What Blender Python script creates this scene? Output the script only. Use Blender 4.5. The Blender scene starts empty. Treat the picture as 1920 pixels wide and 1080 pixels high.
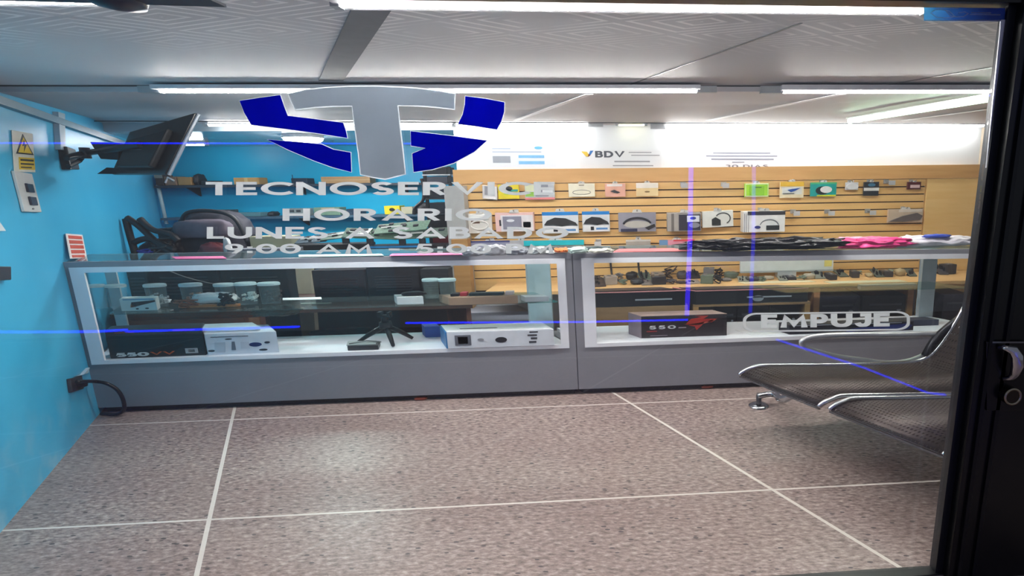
import bpy, bmesh, math, random
from mathutils import Vector as V, noise
from mathutils.geometry import delaunay_2d_cdt
random.seed(7)
S = bpy.context.scene
COL = S.collection

# ------------------------------------------------------------------ camera
F, CX, CY, H = 961., 1249., 540., 1.6
TH = math.atan(189 / 961); AZ = math.radians(3.9); RO = math.atan(.0128)
fwd = V((math.sin(AZ) * math.cos(TH), math.cos(AZ) * math.cos(TH), -math.sin(TH)))
r0 = V((math.cos(AZ), -math.sin(AZ), 0)); u0 = r0.cross(fwd)
RT = r0 * math.cos(RO) - u0 * math.sin(RO)
UP = u0 * math.cos(RO) + r0 * math.sin(RO)
CAM = V((0, 0, H))
cam = bpy.data.cameras.new('camera'); camo = bpy.data.objects.new('camera', cam); COL.objects.link(camo)
from mathutils import Matrix
camo.matrix_world = Matrix(((RT.x, UP.x, -fwd.x, 0), (RT.y, UP.y, -fwd.y, 0), (RT.z, UP.z, -fwd.z, H), (0, 0, 0, 1)))
cam.sensor_width = 36; cam.lens = F / 1920 * 36; cam.shift_x = (960 - CX) / 1920; cam.clip_start = .02
S.camera = camo
# ------------------------------------------------------------------ world and exposure
W = bpy.data.worlds.new('night'); S.world = W; W.use_nodes = True
W.node_tree.nodes['Background'].inputs[0].default_value = (.55, .6, .7, 1)
W.node_tree.nodes['Background'].inputs[1].default_value = .06
S.view_settings.view_transform = 'Standard'; S.view_settings.look = 'None'
S.view_settings.exposure = 2.1; S.view_settings.gamma = 1
S.view_settings.use_curve_mapping = False
LAMP = 30.0          # strength of the ceiling tubes
# ------------------------------------------------------------------ projection helpers
def ray(x, y): return fwd + RT * ((x - CX) / F) - UP * ((y - CY) / F)
def atY(x, y, Y): d = ray(x, y); return CAM + d * (Y / d.y)
def atZ(x, y, z): d = ray(x, y); return CAM + d * ((z - H) / d.z)
K = -.63                                   # the shop's side walls run at a slant
W0 = V((-3.075, 2.423, 0))                 # a point at the foot of the left wall
WN = V((1, -K, 0)).normalized()            # left wall normal, into the room
def onW(x, y, off=0):
    d = ray(x, y); t = (W0 + WN * off - CAM).dot(WN) / d.dot(WN); return CAM + d * t
def slant(d): return V((K * d, d, 0))
# ------------------------------------------------------------------ materials
_mc = {}
def s2l(c): return tuple(((v / 255) / 12.92 if v / 255 <= .04045 else ((v / 255 + .055) / 1.055) ** 2.4) for v in c)
def M(rgb, rough=.5, metal=0., var=.06, scale=14, bump=0., trans=0.):
    key = (tuple(rgb), rough, metal, var, scale, bump, trans)
    if key in _mc: return _mc[key]
    m = bpy.data.materials.new('paint_%02x%02x%02x' % tuple(int(max(0, min(255, v))) for v in rgb)); m.use_nodes = True
    n = m.node_tree; b = n.nodes['Principled BSDF']; c = s2l(rgb)
    tc = n.nodes.new('ShaderNodeTexCoord'); nz = n.nodes.new('ShaderNodeTexNoise'); nz.inputs['Scale'].default_value = scale
    nz.inputs['Detail'].default_value = 3
    n.links.new(tc.outputs['Object'], nz.inputs['Vector'])
    r = n.nodes.new('ShaderNodeValToRGB')
    r.color_ramp.elements[0].position = .3; r.color_ramp.elements[1].position = .7
    r.color_ramp.elements[0].color = (*[v * (1 - var) for v in c], 1); r.color_ramp.elements[1].color = (*[min(1, v * (1 + var)) for v in c], 1)
    n.links.new(nz.outputs['Fac'], r.inputs['Fac']); n.links.new(r.outputs['Color'], b.inputs['Base Color'])
    b.inputs['Roughness'].default_value = rough; b.inputs['Metallic'].default_value = metal
    if bump:
        bp = n.nodes.new('ShaderNodeBump'); bp.inputs['Strength'].default_value = bump; bp.inputs['Distance'].default_value = .01
        n.links.new(nz.outputs['Fac'], bp.inputs['Height']); n.links.new(bp.outputs['Normal'], b.inputs['Normal'])
    if trans:
        t = n.nodes.new('ShaderNodeBsdfTranslucent'); n.links.new(r.outputs['Color'], t.inputs['Color'])
        x = n.nodes.new('ShaderNodeMixShader'); x.inputs[0].default_value = trans
        n.links.new(b.outputs[0], x.inputs[1]); n.links.new(t.outputs[0], x.inputs[2])
        n.links.new(x.outputs[0], n.nodes['Material Output'].inputs['Surface'])
    _mc[key] = m; return m
def emit(rgb, st):
    key = ('e', tuple(rgb), st)
    if key in _mc: return _mc[key]
    m = bpy.data.materials.new('light'); m.use_nodes = True; n = m.node_tree; n.nodes.clear()
    e = n.nodes.new('ShaderNodeEmission'); o = n.nodes.new('ShaderNodeOutputMaterial')
    e.inputs[0].default_value = (*s2l(rgb), 1); e.inputs[1].default_value = st; n.links.new(e.outputs[0], o.inputs[0])
    _mc[key] = m; return m
def glass(tint=(235, 245, 245), ior=1.45, boost=1., name='glass', haze=0.):
    m = bpy.data.materials.new(name); m.use_nodes = True; n = m.node_tree; n.nodes.clear()
    o = n.nodes.new('ShaderNodeOutputMaterial'); t = n.nodes.new('ShaderNodeBsdfTransparent'); g = n.nodes.new('ShaderNodeBsdfGlossy')
    t.inputs[0].default_value = (*s2l(tint), 1); g.inputs['Roughness'].default_value = 0.0
    lw = n.nodes.new('ShaderNodeLayerWeight'); lw.inputs[0].default_value = .5
    pw = n.nodes.new('ShaderNodeMath'); pw.operation = 'POWER'; pw.inputs[1].default_value = 5; n.links.new(lw.outputs['Facing'], pw.inputs[0])
    f0 = ((ior - 1) / (ior + 1)) ** 2
    fr = n.nodes.new('ShaderNodeMath'); fr.operation = 'MULTIPLY_ADD'; fr.inputs[1].default_value = 1 - f0; fr.inputs[2].default_value = f0; n.links.new(pw.outputs[0], fr.inputs[0])
    mu = n.nodes.new('ShaderNodeMath'); mu.operation = 'MULTIPLY'; mu.inputs[1].default_value = boost; mu.use_clamp = True
    x = n.nodes.new('ShaderNodeMixShader'); n.links.new(fr.outputs[0], mu.inputs[0]); n.links.new(mu.outputs[0], x.inputs[0])
    n.links.new(t.outputs[0], x.inputs[1]); n.links.new(g.outputs[0], x.inputs[2]); last = x.outputs[0]
    if haze:
        df = n.nodes.new('ShaderNodeBsdfDiffuse'); y = n.nodes.new('ShaderNodeMixShader'); y.inputs[0].default_value = haze
        df.inputs[0].default_value = (*s2l((225, 235, 235)), 1)
        n.links.new(last, y.inputs[1]); n.links.new(df.outputs[0], y.inputs[2]); last = y.outputs[0]
    n.links.new(last, o.inputs[0]); return m
def nodes(m):
    n = m.node_tree
    def N(t, **k):
        q = n.nodes.new('ShaderNode' + t)
        for a, v in k.items():
            if a[0] == 'i' and a[1:].isdigit(): q.inputs[int(a[1:])].default_value = v
            else: setattr(q, a, v)
        return q
    return n, N, n.links.new
# ------------------------------------------------------------------ mesh helpers
class MB:
    def __init__(s): s.v = []; s.f = []
    def add(s, vs, fs):
        b = len(s.v); s.v += [V(p) for p in vs]; s.f += [tuple(i + b for i in f) for f in fs]; return s
    def prism(s, pts, d):
        """polygon pts extruded by vector d"""
        n = len(pts); d = V(d); a = [V(p) for p in pts]
        s.add(a + [p + d for p in a], [tuple(range(n))[::-1], tuple(range(n, 2 * n))] + [(i, (i + 1) % n, (i + 1) % n + n, i + n) for i in range(n)]); return s
    def box(s, o, u, w, h):
        o, u, w, h = V(o), V(u), V(w), V(h); return s.prism([o, o + u, o + u + w, o + w], h)
    def aabb(s, a, b): return s.box(a, (b[0] - a[0], 0, 0), (0, b[1] - a[1], 0), (0, 0, b[2] - a[2]))
    def tube(s, pts, r, n=8, closed=False):
        pts = [V(p) for p in pts]; m = len(pts); rings = []; prev = None
        for i, p in enumerate(pts):
            a = pts[(i - 1) % m] if (closed or i) else p; b = pts[(i + 1) % m] if (closed or i < m - 1) else p
            t = (b - a).normalized()
            if prev is None: x = t.orthogonal().normalized()
            else:
                x = prev - t * prev.dot(t); x = x.normalized() if x.length > 1e-6 else t.orthogonal().normalized()
            prev = x; y = t.cross(x); rr = r[i] if isinstance(r, (list, tuple)) else r
            rings.append([p + (x * math.cos(2 * math.pi * j / n) + y * math.sin(2 * math.pi * j / n)) * rr for j in range(n)])
        vs = [q for k in rings for q in k]; fs = []
        for i in range(m if closed else m - 1):
            a, b = i * n, ((i + 1) % m) * n
            for j in range(n): fs.append((a + j, a + (j + 1) % n, b + (j + 1) % n, b + j))
        if not closed: fs += [tuple(range(n))[::-1], tuple(range((m - 1) * n, m * n))]
        s.add(vs, fs); return s
    def lathe(s, c, prof, n=24, sx=1., axis=None):
        c = V(c); vs = []; fs = []
        for r, z in prof:
            for j in range(n):
                t = 2 * math.pi * j / n; vs.append(c + V((r * sx * math.cos(t), r * math.sin(t), z)))
        for i in range(len(prof) - 1):
            for j in range(n): fs.append((i * n + j, i * n + (j + 1) % n, (i + 1) * n + (j + 1) % n, (i + 1) * n + j))
        fs += [tuple(range(n))[::-1], tuple(range((len(prof) - 1) * n, len(prof) * n))]
        s.add(vs, fs); return s
    def blob(s, c, r, seed=0, amp=.15, fr=2., n=28, m=16, pw=.8, flat=0):
        c = V(c); vs = []; fs = []
        sg = lambda a, p: math.copysign(abs(a) ** p, a)
        for i in range(m + 1):
            ph = -math.pi / 2 + math.pi * i / m
            for j in range(n):
                t = 2 * math.pi * j / n
                d = V((sg(math.cos(ph), pw) * sg(math.cos(t), pw), sg(math.cos(ph), pw) * sg(math.sin(t), pw), sg(math.sin(ph), pw)))
                k = 1 + amp * noise.noise(d * fr + V((seed * 7.3, 0, seed))) + amp * .6 * noise.noise(d * fr * 2.7 + V((0, seed * 3.1, 0)))
                q = V((d.x * r[0], d.y * r[1], d.z * r[2])) * k
                q.z = max(q.z, -r[2] * .8); vs.append(c + q)
        for i in range(m):
            for j in range(n): fs.append((i * n + j, i * n + (j + 1) % n, (i + 1) * n + (j + 1) % n, (i + 1) * n + j))
        s.add(vs, fs); return s
ORG = {}
def build(name, mb, mat, parent=None, smooth=False, bevel=0., kind=None, org=None):
    me = bpy.data.meshes.new(name)
    if parent is not None: org = ORG[parent]
    elif org is None:
        n = len(mb.v); org = V((sum(p.x for p in mb.v) / n, sum(p.y for p in mb.v) / n, min(p.z for p in mb.v)))
    org = V(org)
    me.from_pydata([tuple(p - org) for p in mb.v], [], mb.f)
    bm = bmesh.new(); bm.from_mesh(me); bmesh.ops.remove_doubles(bm, verts=bm.verts, dist=1e-6)
    bmesh.ops.recalc_face_normals(bm, faces=bm.faces); bm.to_mesh(me); bm.free()
    if smooth: me.polygons.foreach_set('use_smooth', [True] * len(me.polygons))
    me.materials.append(mat)
    o = bpy.data.objects.new(name, me); COL.objects.link(o)
    if parent is not None: o.parent = parent
    else: o.location = org
    ORG[o] = org
    if smooth == 2: md = o.modifiers.new('s', 'SUBSURF'); md.levels = md.render_levels = 1
    if bevel: md = o.modifiers.new('b', 'BEVEL'); md.width = bevel; md.segments = 2; md.limit_method = 'ANGLE'
    if kind: o['kind'] = kind
    return o
def tag(o, label, cat, group=None, kind=None):
    o['label'] = label; o['category'] = cat
    if group: o['group'] = group
    if kind: o['kind'] = kind
    return o
def thing(name, loc, label, cat, group=None):
    o = bpy.data.objects.new(name, None); COL.objects.link(o); o.location = V(loc); ORG[o] = V(loc); o.empty_display_size = .05
    return tag(o, label, cat, group)
# ---- lettering: a small stroke alphabet (heavy geometric capitals), drawn as ribbons
def arc(cx, cy, rx, ry, a0, a1, n=18): return [(cx + rx * math.cos(math.radians(a0 + (a1 - a0) * i / n)), cy + ry * math.sin(math.radians(a0 + (a1 - a0) * i / n))) for i in range(n + 1)]
h_ = .105                                    # half the stroke width, capital height 1
GL = {
 'T': (.78, [[(0, 1 - h_), (.78, 1 - h_)], [(.39, 0), (.39, 1)]]),
 'E': (.62, [[(h_, 0), (h_, 1)], [(0, 1 - h_), (.62, 1 - h_)], [(0, .5), (.58, .5)], [(0, h_), (.62, h_)]]),
 'C': (.92, [arc(.56, .5, .46, .395, 42, 318, 26)]),
 'N': (.88, [[(h_, 0), (h_, 1)], [(h_, .93), (.88 - h_, .07)], [(.88 - h_, 0), (.88 - h_, 1)]]),
 'O': (1.1, [arc(.55, .5, .445, .395, 0, 360, 36)]),
 '0': (.8, [arc(.4, .5, .3, .395, 0, 360, 30)]),
 'S': (.68, [arc(.34, .72, .22, .175, 25, 250, 14) + arc(.34, .29, .235, .185, 95, -155, 14)]),
 'R': (.72, [[(h_, 0), (h_, 1)], [(h_, 1 - h_), (.36, 1 - h_)] + arc(.38, .69, .2, .205, 88, -88, 12) + [(h_, .485)], [(.32, .46), (.6, 0)]]),
 'V': (.96, [[(.1, 1), (.48, .03), (.86, 1)]]),
 'I': (.21, [[(h_, 0), (h_, 1)]]),
 'H': (.84, [[(h_, 0), (h_, 1)], [(.84 - h_, 0), (.84 - h_, 1)], [(h_, .5), (.74, .5)]]),
 'A': (1.0, [[(.1, 0), (.5, .96), (.9, 0)], [(.27, .3), (.73, .3)]]),
 'L': (.58, [[(h_, 0), (h_, 1)], [(0, h_), (.58, h_)]]),
 'U': (.82, [[(h_, 1), (h_, .42)] + arc(.41, .405, .305, .3, 180, 360, 14) + [(.82 - h_, 1)]]),
 'B': (.7, [[(h_, 0), (h_, 1)], [(h_, 1 - h_), (.36, 1 - h_)] + arc(.38, .71, .17, .185, 88, -88, 10) + [(h_, .525)], [(.36, .525)] + arc(.38, .31, .22, .205, 88, -88, 10) + [(h_, h_)]]),
 'D': (.84, [[(h_, 0), (h_, 1)], [(h_, 1 - h_), (.3, 1 - h_)] + arc(.32, .5, .415, .395, 88, -88, 16) + [(h_, h_)]]),
 'M': (1.08, [[(.12, 0), (.2, .93), (.54, .12), (.88, .93), (.96, 0)]]),
 'P': (.68, [[(h_, 0), (h_, 1)], [(h_, 1 - h_), (.34, 1 - h_)] + arc(.36, .66, .2, .235, 88, -88, 12) + [(h_, .425)]]),
 'J': (.62, [[(.2, 1 - h_), (.62 - h_, 1 - h_), (.62 - h_, .4)] + arc(.3, .38, .215, .275, 0, -165, 12)]),
 '9': (.74, [arc(.37, .66, .255, .235, 0, 360, 24), [(.62, .66), (.58, .38), (.36, 0)]]),
 '5': (.7, [[(.62, 1 - h_), (.2, 1 - h_), (.14, .52)] + arc(.33, .34, .255, .235, 125, -150, 16)]),
 '3': (.68, [arc(.32, .7, .22, .2, 150, -88, 12), arc(.32, .31, .24, .21, 88, -150, 12)]),
 ':': (.24, [[(.12, .06), (.12, .28)], [(.12, .5), (.12, .72)]]),
 '-': (.5, [[(.04, .42), (.46, .42)]]),
 ' ': (.34, []),
}
def ribbon(pts, hw):
    """closed outline of a mitred ribbon as quads"""
    n = len(pts); L = []; R = []
    for i in range(n):
        p = V((*pts[i], 0)); a = V((*pts[max(i - 1, 0)], 0)); b = V((*pts[min(i + 1, n - 1)], 0))
        loop = (V((*pts[0], 0)) - V((*pts[-1], 0))).length < 1e-4
        if loop and i == 0: a = V((*pts[-2], 0))
        if loop and i == n - 1: b = V((*pts[1], 0))
        d1 = (p - a); d2 = (b - p)
        if d1.length < 1e-9: d1 = d2
        if d2.length < 1e-9: d2 = d1
        d1 = d1.normalized(); d2 = d2.normalized(); t = d1 + d2; t = t.normalized() if t.length > 1e-6 else d1
        m = V((-t.y, t.x, 0)); c = max(.42, m.dot(V((-d1.y, d1.x, 0)))); L.append(p + m * hw / c); R.append(p - m * hw / c)
    return L, R
def letters(s, fmap, u0, v0, u1, v1, gap=.12, hw=h_, th=.001):
    """fmap(u, v, w) -> world point; fits string s to the rectangle"""
    total = sum(GL[c][0] for c in s) + gap * (len(s) - 1); mb = MB(); x = 0
    for c in s:
        w, st = GL[c]; vs = []; fs = []
        for k in st:
            L, R = ribbon(k, hw)
            for i in range(len(k) - 1):
                q = [(p.x, max(0, min(1, p.y))) for p in (L[i], L[i + 1], R[i + 1], R[i])]
                ar = sum(q[j][0] * q[(j + 1) % 4][1] - q[(j + 1) % 4][0] * q[j][1] for j in range(4))
                if abs(ar) < 1e-6: continue
                if ar < 0: q = q[::-1]
                fs.append([len(vs) + j for j in range(4)]); vs += [V(p) for p in q]
        if fs:                                   # merge the overlapping strokes of one letter into one outline
            r = delaunay_2d_cdt(vs, [], fs, 1, 1e-4); v2, tri = r[0], [q for q, og in zip(r[2], r[5]) if og]; m = len(v2)
            f = lambda p, o: fmap(u0 + (x + p.x) / total * (u1 - u0), v0 + p.y * (v1 - v0), o)
            cnt = {}
            for t in tri:
                for a in range(len(t)): e = (t[a], t[(a + 1) % len(t)]); cnt[e] = 1
            side = [(a, b, b + m, a + m) for (a, b) in cnt if (b, a) not in cnt]
            mb.add([f(p, th) for p in v2] + [f(p, 0) for p in v2], [tuple(t) for t in tri] + [tuple(q + m for q in t)[::-1] for t in tri] + side)
        x += w + gap
    return mb
class Face:
    """a flat face: origin, u and v edge vectors, outward normal; decorations are laid on it as thin raised pieces"""
    def __init__(s, o, u, v):
        s.o, s.u, s.v = V(o), V(u), V(v); s.n = s.u.cross(s.v).normalized()
    def __call__(s, a, b, w=0): return s.o + s.u * a + s.v * b + s.n * w
    def rect(s, a, b, c, d, th=.002, base=0): return MB().prism([s(a, b, base), s(c, b, base), s(c, d, base), s(a, d, base)], s.n * th)
    def poly(s, pts, th=.002, base=0): return MB().prism([s(a, b, base) for a, b in pts], s.n * th)
    def ell(s, a, b, ra, rb, th=.002, n=24, base=0): return s.poly([(a + ra * math.cos(2 * math.pi * i / n), b + rb * math.sin(2 * math.pi * i / n)) for i in range(n)], th, base)
    def line(s, pts, r, w=.004, closed=False): return MB().tube([s(a, b, w) for a, b in pts], r, 6, closed)
    def text(s, t, a, b, c, d, th=.002, gap=.12, hw=h_): return letters(t, s, a, b, c, d, gap, hw, th)
    def lines(s, rows, th=.0015):
        m = MB()
        for a, b, c, d in rows: m.prism([s(a, b), s(c, b), s(c, d), s(a, d)], s.n * th)
        return m
def deco(face, root, items):
    """items: (name, kind, args, rgb[, rough[, metal]])"""
    for it in items:
        nm, kd, ar, rgb = it[:4]; ro = it[4] if len(it) > 4 else .5; me = it[5] if len(it) > 5 else 0
        build(nm, getattr(face, kd)(*ar), M(rgb, ro, me), root)
BX = lambda x: None
def front_box(root, name, x0, y0, x1, y1, Y, d, rgb, rough=.5, z=None, side=None, metal=0, bevel=.004, turn=0.):
    """box whose front lower edge runs between two sight lines on the plane Y (or on height z); returns its front Face"""
    if z is not None:
        Y = atZ((x0 + x1) / 2, y1, z).y
    a = atY(x0, y1, Y); b = atY(x1, y1, Y); zb = z if z is not None else (a.z + b.z) / 2
    a.z = b.z = zb; h = atY((x0 + x1) / 2, y0, Y).z - zb
    dv = V((side if side is not None else K * d, d, 0)); u = b - a
    if turn: u = V((u.x, u.x * turn, 0))
    f = Face(a, u, (0, 0, h))
    if root is not None:
        build(name, MB().box(a, u, dv, (0, 0, h)), M(rgb, rough, metal) if isinstance(rgb, tuple) else rgb, root, bevel=bevel)
    return f, dv

# ================================================================== THE ROOM
ZA, ZB, ZC = 2.25, 2.20, 2.185
YS, YB, YR = 5.4, 3.52, 7.2            # slat wall, first ceiling step, rear blue wall
def wallx(Y): return W0.x + K * (Y - W0.y)
# floor: speckled terrazzo slabs with pale joints
fm = bpy.data.materials.new('terrazzo'); fm.use_nodes = True; n, N, lk = nodes(fm); bs = n.nodes['Principled BSDF']
geo = N('NewGeometry'); sep = N('SeparateXYZ'); lk(geo.outputs['Position'], sep.inputs[0])
kx = N('Math', operation='MULTIPLY_ADD'); kx.inputs[1].default_value = -K; lk(sep.outputs[1], kx.inputs[0]); lk(sep.outputs[0], kx.inputs[2])   # x - K*y
cmb = N('CombineXYZ'); sx = N('Math', operation='MULTIPLY', i1=.42); lk(kx.outputs[0], sx.inputs[0]); lk(sx.outputs[0], cmb.inputs[0]); lk(sep.outputs[1], cmb.inputs[1])
def ramp(src, stops):
    r = N('ValToRGB'); cr = r.color_ramp
    while len(cr.elements) < len(stops): cr.elements.new(.5)
    for e, (p, c) in zip(cr.elements, stops): e.position = p; e.color = (*s2l(c), 1)
    lk(src, r.inputs[0]); return r
nz1 = N('TexNoise'); nz1.inputs['Scale'].default_value = 62; nz1.inputs['Detail'].default_value = 4; nz1.inputs['Roughness'].default_value = .65; lk(cmb.outputs[0], nz1.inputs['Vector'])
base = ramp(nz1.outputs[0], [(.3, (104, 92, 92)), (.44, (156, 142, 139)), (.56, (186, 171, 166)), (.7, (226, 216, 210))])
vo = N('TexVoronoi'); vo.inputs['Scale'].default_value = 40; vo.inputs['Randomness'].default_value = 1; lk(cmb.outputs[0], vo.inputs['Vector'])
dk = N('Math', operation='LESS_THAN', i1=.21); lk(vo.outputs['Distance'], dk.inputs[0])
sepc = N('SeparateColor'); lk(vo.outputs['Color'], sepc.inputs[0]); gt = N('Math', operation='GREATER_THAN', i1=.6); lk(sepc.outputs[0], gt.inputs[0])
spk = N('Math', operation='MULTIPLY'); lk(dk.outputs[0], spk.inputs[0]); lk(gt.outputs[0], spk.inputs[1])
nz2 = N('TexNoise'); nz2.inputs['Scale'].default_value = 1.6; nz2.inputs['Detail'].default_value = 5; lk(cmb.outputs[0], nz2.inputs['Vector'])
pat = ramp(nz2.outputs[0], [(.3, (206, 193, 191)), (.7, (234, 228, 224))])
mx0 = N('MixRGB', blend_type='MULTIPLY', i0=1.); lk(base.outputs[0], mx0.inputs[1]); lk(pat.outputs[0], mx0.inputs[2])
mx1 = N('MixRGB'); mx1.inputs[2].default_value = (*s2l((74, 66, 70)), 1); lk(spk.outputs[0], mx1.inputs[0]); lk(mx0.outputs[0], mx1.inputs[1])
def joint(src, off, per, hw):
    a = N('Math', operation='SUBTRACT', i1=off); lk(src, a.inputs[0]); p = N('Math', operation='PINGPONG', i1=per / 2); lk(a.outputs[0], p.inputs[0])
    c = N('Math', operation='LESS_THAN', i1=hw); lk(p.outputs[0], c.inputs[0]); return c.outputs[0]
g1 = joint(kx.outputs[0], -2.112 + .63 * 2.44 - .02, 2.86, .011); g2 = joint(sep.outputs[1], 2.445, 1.2, .0065)
gm = N('Math', operation='MAXIMUM'); lk(g1, gm.inputs[0]); lk(g2, gm.inputs[1])
mx2 = N('MixRGB'); mx2.inputs[2].default_value = (*s2l((222, 214, 206)), 1); lk(gm.outputs[0], mx2.inputs[0]); lk(mx1.outputs[0], mx2.inputs[1])
lk(mx2.outputs[0], bs.inputs['Base Color']); bs.inputs['Roughness'].default_value = .38
build('floor', MB().aabb((-9, -2.5, -.05), (8, 7.4, 0)), fm, kind='structure')

# blue painted plaster with lighter scuffs near the floor
def wall_mat(nm, c1, c2, rough=.35, sc=2.2, scuff=None):
    m = bpy.data.materials.new(nm); m.use_nodes = True
    global n, N, lk
    n, N, lk = nodes(m); b = n.nodes['Principled BSDF']; g = N('NewGeometry')
    z = N('TexNoise'); z.inputs['Scale'].default_value = sc; z.inputs['Detail'].default_value = 4; lk(g.outputs['Position'], z.inputs['Vector'])
    r = ramp(z.outputs[0], [(.3, c1), (.7, c2)]); out = r.outputs[0]
    if scuff:
        s = N('SeparateXYZ'); lk(g.outputs['Position'], s.inputs[0])
        mr = N('MapRange'); mr.inputs[1].default_value = .5; mr.inputs[2].default_value = .05; lk(s.outputs[2], mr.inputs[0])
        z2 = N('TexNoise'); z2.inputs['Scale'].default_value = 7; z2.inputs['Detail'].default_value = 6; lk(g.outputs['Position'], z2.inputs['Vector'])
        r2 = ramp(z2.outputs[0], [(.5, (0, 0, 0)), (.66, (190, 190, 190))])
        mu = N('Math', operation='MULTIPLY'); lk(mr.outputs[0], mu.inputs[0]); lk(r2.outputs[0], mu.inputs[1])
        x = N('MixRGB'); x.inputs[2].default_value = (*s2l(scuff), 1); lk(mu.outputs[0], x.inputs[0]); lk(out, x.inputs[1]); out = x.outputs[0]
    lk(out, b.inputs['Base Color']); b.inputs['Roughness'].default_value = rough; return m
blue = wall_mat('blue_plaster', (58, 176, 222), (72, 186, 228), .33, 2.2, (150, 200, 222))
blue2 = wall_mat('blue_plaster_rear', (20, 168, 214), (32, 178, 220), .4)
a = V((wallx(1.79), 1.79, 0)); b = V((wallx(YR), YR, 0))
build('wall_left', MB().box(a, b - a, -WN * .12, (0, 0, 2.4)), blue, kind='structure')
build('wall_back', MB().aabb((wallx(YR) - .3, YR, 0), (-1.4, YR + .12, 2.4)), blue2, kind='structure')
rx = lambda Y: 3.78 + K * (Y - YS)
white = M((232, 236, 240), .55, 0, .02, 3)
XE = atY(853, 275, YS + .03).x
build('wall_rear_right', MB().aabb((XE, YS + .03, 0), (rx(YS) + .1, YS + .15, 2.4)), white, kind='structure')
build('wall_return', MB().aabb((XE, YS + .15, 0), (XE + .12, YR, 2.4)), white, kind='structure')
a = V((rx(1.79), 1.79, 0)); b = V((rx(YS + .1), YS + .1, 0))
build('wall_right', MB().box(a, b - a, V((.12, 0, 0)), (0, 0, 2.4)), M((205, 190, 170), .5), kind='structure')

# ceiling boards, slightly glossy grey, with pale nested diamond lines in the front bay
def ceil_mat(nm, col, rough, dia):
    m = bpy.data.materials.new(nm); m.use_nodes = True
    global n, N, lk
    n, N, lk = nodes(m); b = n.nodes['Principled BSDF']; g = N('NewGeometry'); s = N('SeparateXYZ'); lk(g.outputs['Position'], s.inputs[0])
    z = N('TexNoise'); z.inputs['Scale'].default_value = 1.3; z.inputs['Detail'].default_value = 4; lk(g.outputs['Position'], z.inputs['Vector'])
    r = ramp(z.outputs[0], [(.3, tuple(v - 10 for v in col)), (.7, tuple(v - 2 for v in col))]); out = r.outputs[0]
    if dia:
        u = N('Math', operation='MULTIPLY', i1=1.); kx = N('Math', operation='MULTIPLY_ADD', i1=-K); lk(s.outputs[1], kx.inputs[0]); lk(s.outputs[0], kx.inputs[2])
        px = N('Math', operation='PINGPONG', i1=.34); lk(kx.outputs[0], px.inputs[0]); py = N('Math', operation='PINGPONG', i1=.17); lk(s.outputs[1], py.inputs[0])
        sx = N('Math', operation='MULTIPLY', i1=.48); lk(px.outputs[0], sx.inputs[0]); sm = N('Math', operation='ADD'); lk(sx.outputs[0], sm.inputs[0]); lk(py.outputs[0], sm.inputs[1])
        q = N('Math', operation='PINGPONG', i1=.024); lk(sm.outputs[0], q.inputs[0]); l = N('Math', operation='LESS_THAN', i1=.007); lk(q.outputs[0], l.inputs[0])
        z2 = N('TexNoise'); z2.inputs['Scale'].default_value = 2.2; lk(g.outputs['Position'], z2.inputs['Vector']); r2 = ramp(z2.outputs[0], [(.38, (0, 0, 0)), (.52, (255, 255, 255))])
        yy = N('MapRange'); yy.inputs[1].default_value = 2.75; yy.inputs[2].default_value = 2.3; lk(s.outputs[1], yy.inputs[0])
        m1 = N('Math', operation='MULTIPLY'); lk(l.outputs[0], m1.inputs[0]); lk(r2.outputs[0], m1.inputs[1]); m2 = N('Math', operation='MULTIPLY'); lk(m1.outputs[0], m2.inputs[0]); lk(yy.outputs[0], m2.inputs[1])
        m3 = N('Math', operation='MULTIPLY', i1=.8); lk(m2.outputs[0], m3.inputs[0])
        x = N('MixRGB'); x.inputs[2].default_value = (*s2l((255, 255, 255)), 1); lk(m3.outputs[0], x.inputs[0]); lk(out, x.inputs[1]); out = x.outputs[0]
    lk(out, b.inputs['Base Color']); b.inputs['Roughness'].default_value = rough; b.inputs['Specular IOR Level'].default_value = .5 if rough < .2 else .16; return m
cA = ceil_mat('diamond_board', (212, 215, 219), .62, True); cB = ceil_mat('ceiling_board', (202, 200, 204), .55, False); cC = ceil_mat('ceiling_board_rear', (176, 188, 196), .14, False)
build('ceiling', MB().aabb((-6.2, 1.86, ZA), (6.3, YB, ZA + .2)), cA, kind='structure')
def zB(x, y): return 2.212 + (y - YB) / 1.93 * (.013 - .0085 * x)       # the middle bay rises a little towards the blue wall
build('ceiling_middle', MB().prism([V((x, y, zB(x, y))) for x, y in ((-6.6, YB), (5.6, YB), (5.6, YS + .05), (-6.6, YS + .05))], (0, 0, .25)), cB, kind='structure')
build('ceiling_rear', MB().aabb((-7.2, YS + .05, ZC), (-1.5, YR + .1, ZC + .3)), cC, kind='structure')
dark = M((38, 42, 46), .4)
build('trim_1', MB().aabb((-4.2, YB - .006, ZA - .008), (4.7, YB, ZA)), dark, kind='structure')
build('trim_2', MB().prism([V((-5.4, 5.215, zB(-5.4, 5.22) - .008)), V((3.9, 5.215, zB(3.9, 5.22) - .008)), V((3.9, 5.215, zB(3.9, 5.22))), V((-5.4, 5.215, zB(-5.4, 5.22)))], (0, .01, 0)), dark, kind='structure')
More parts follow.
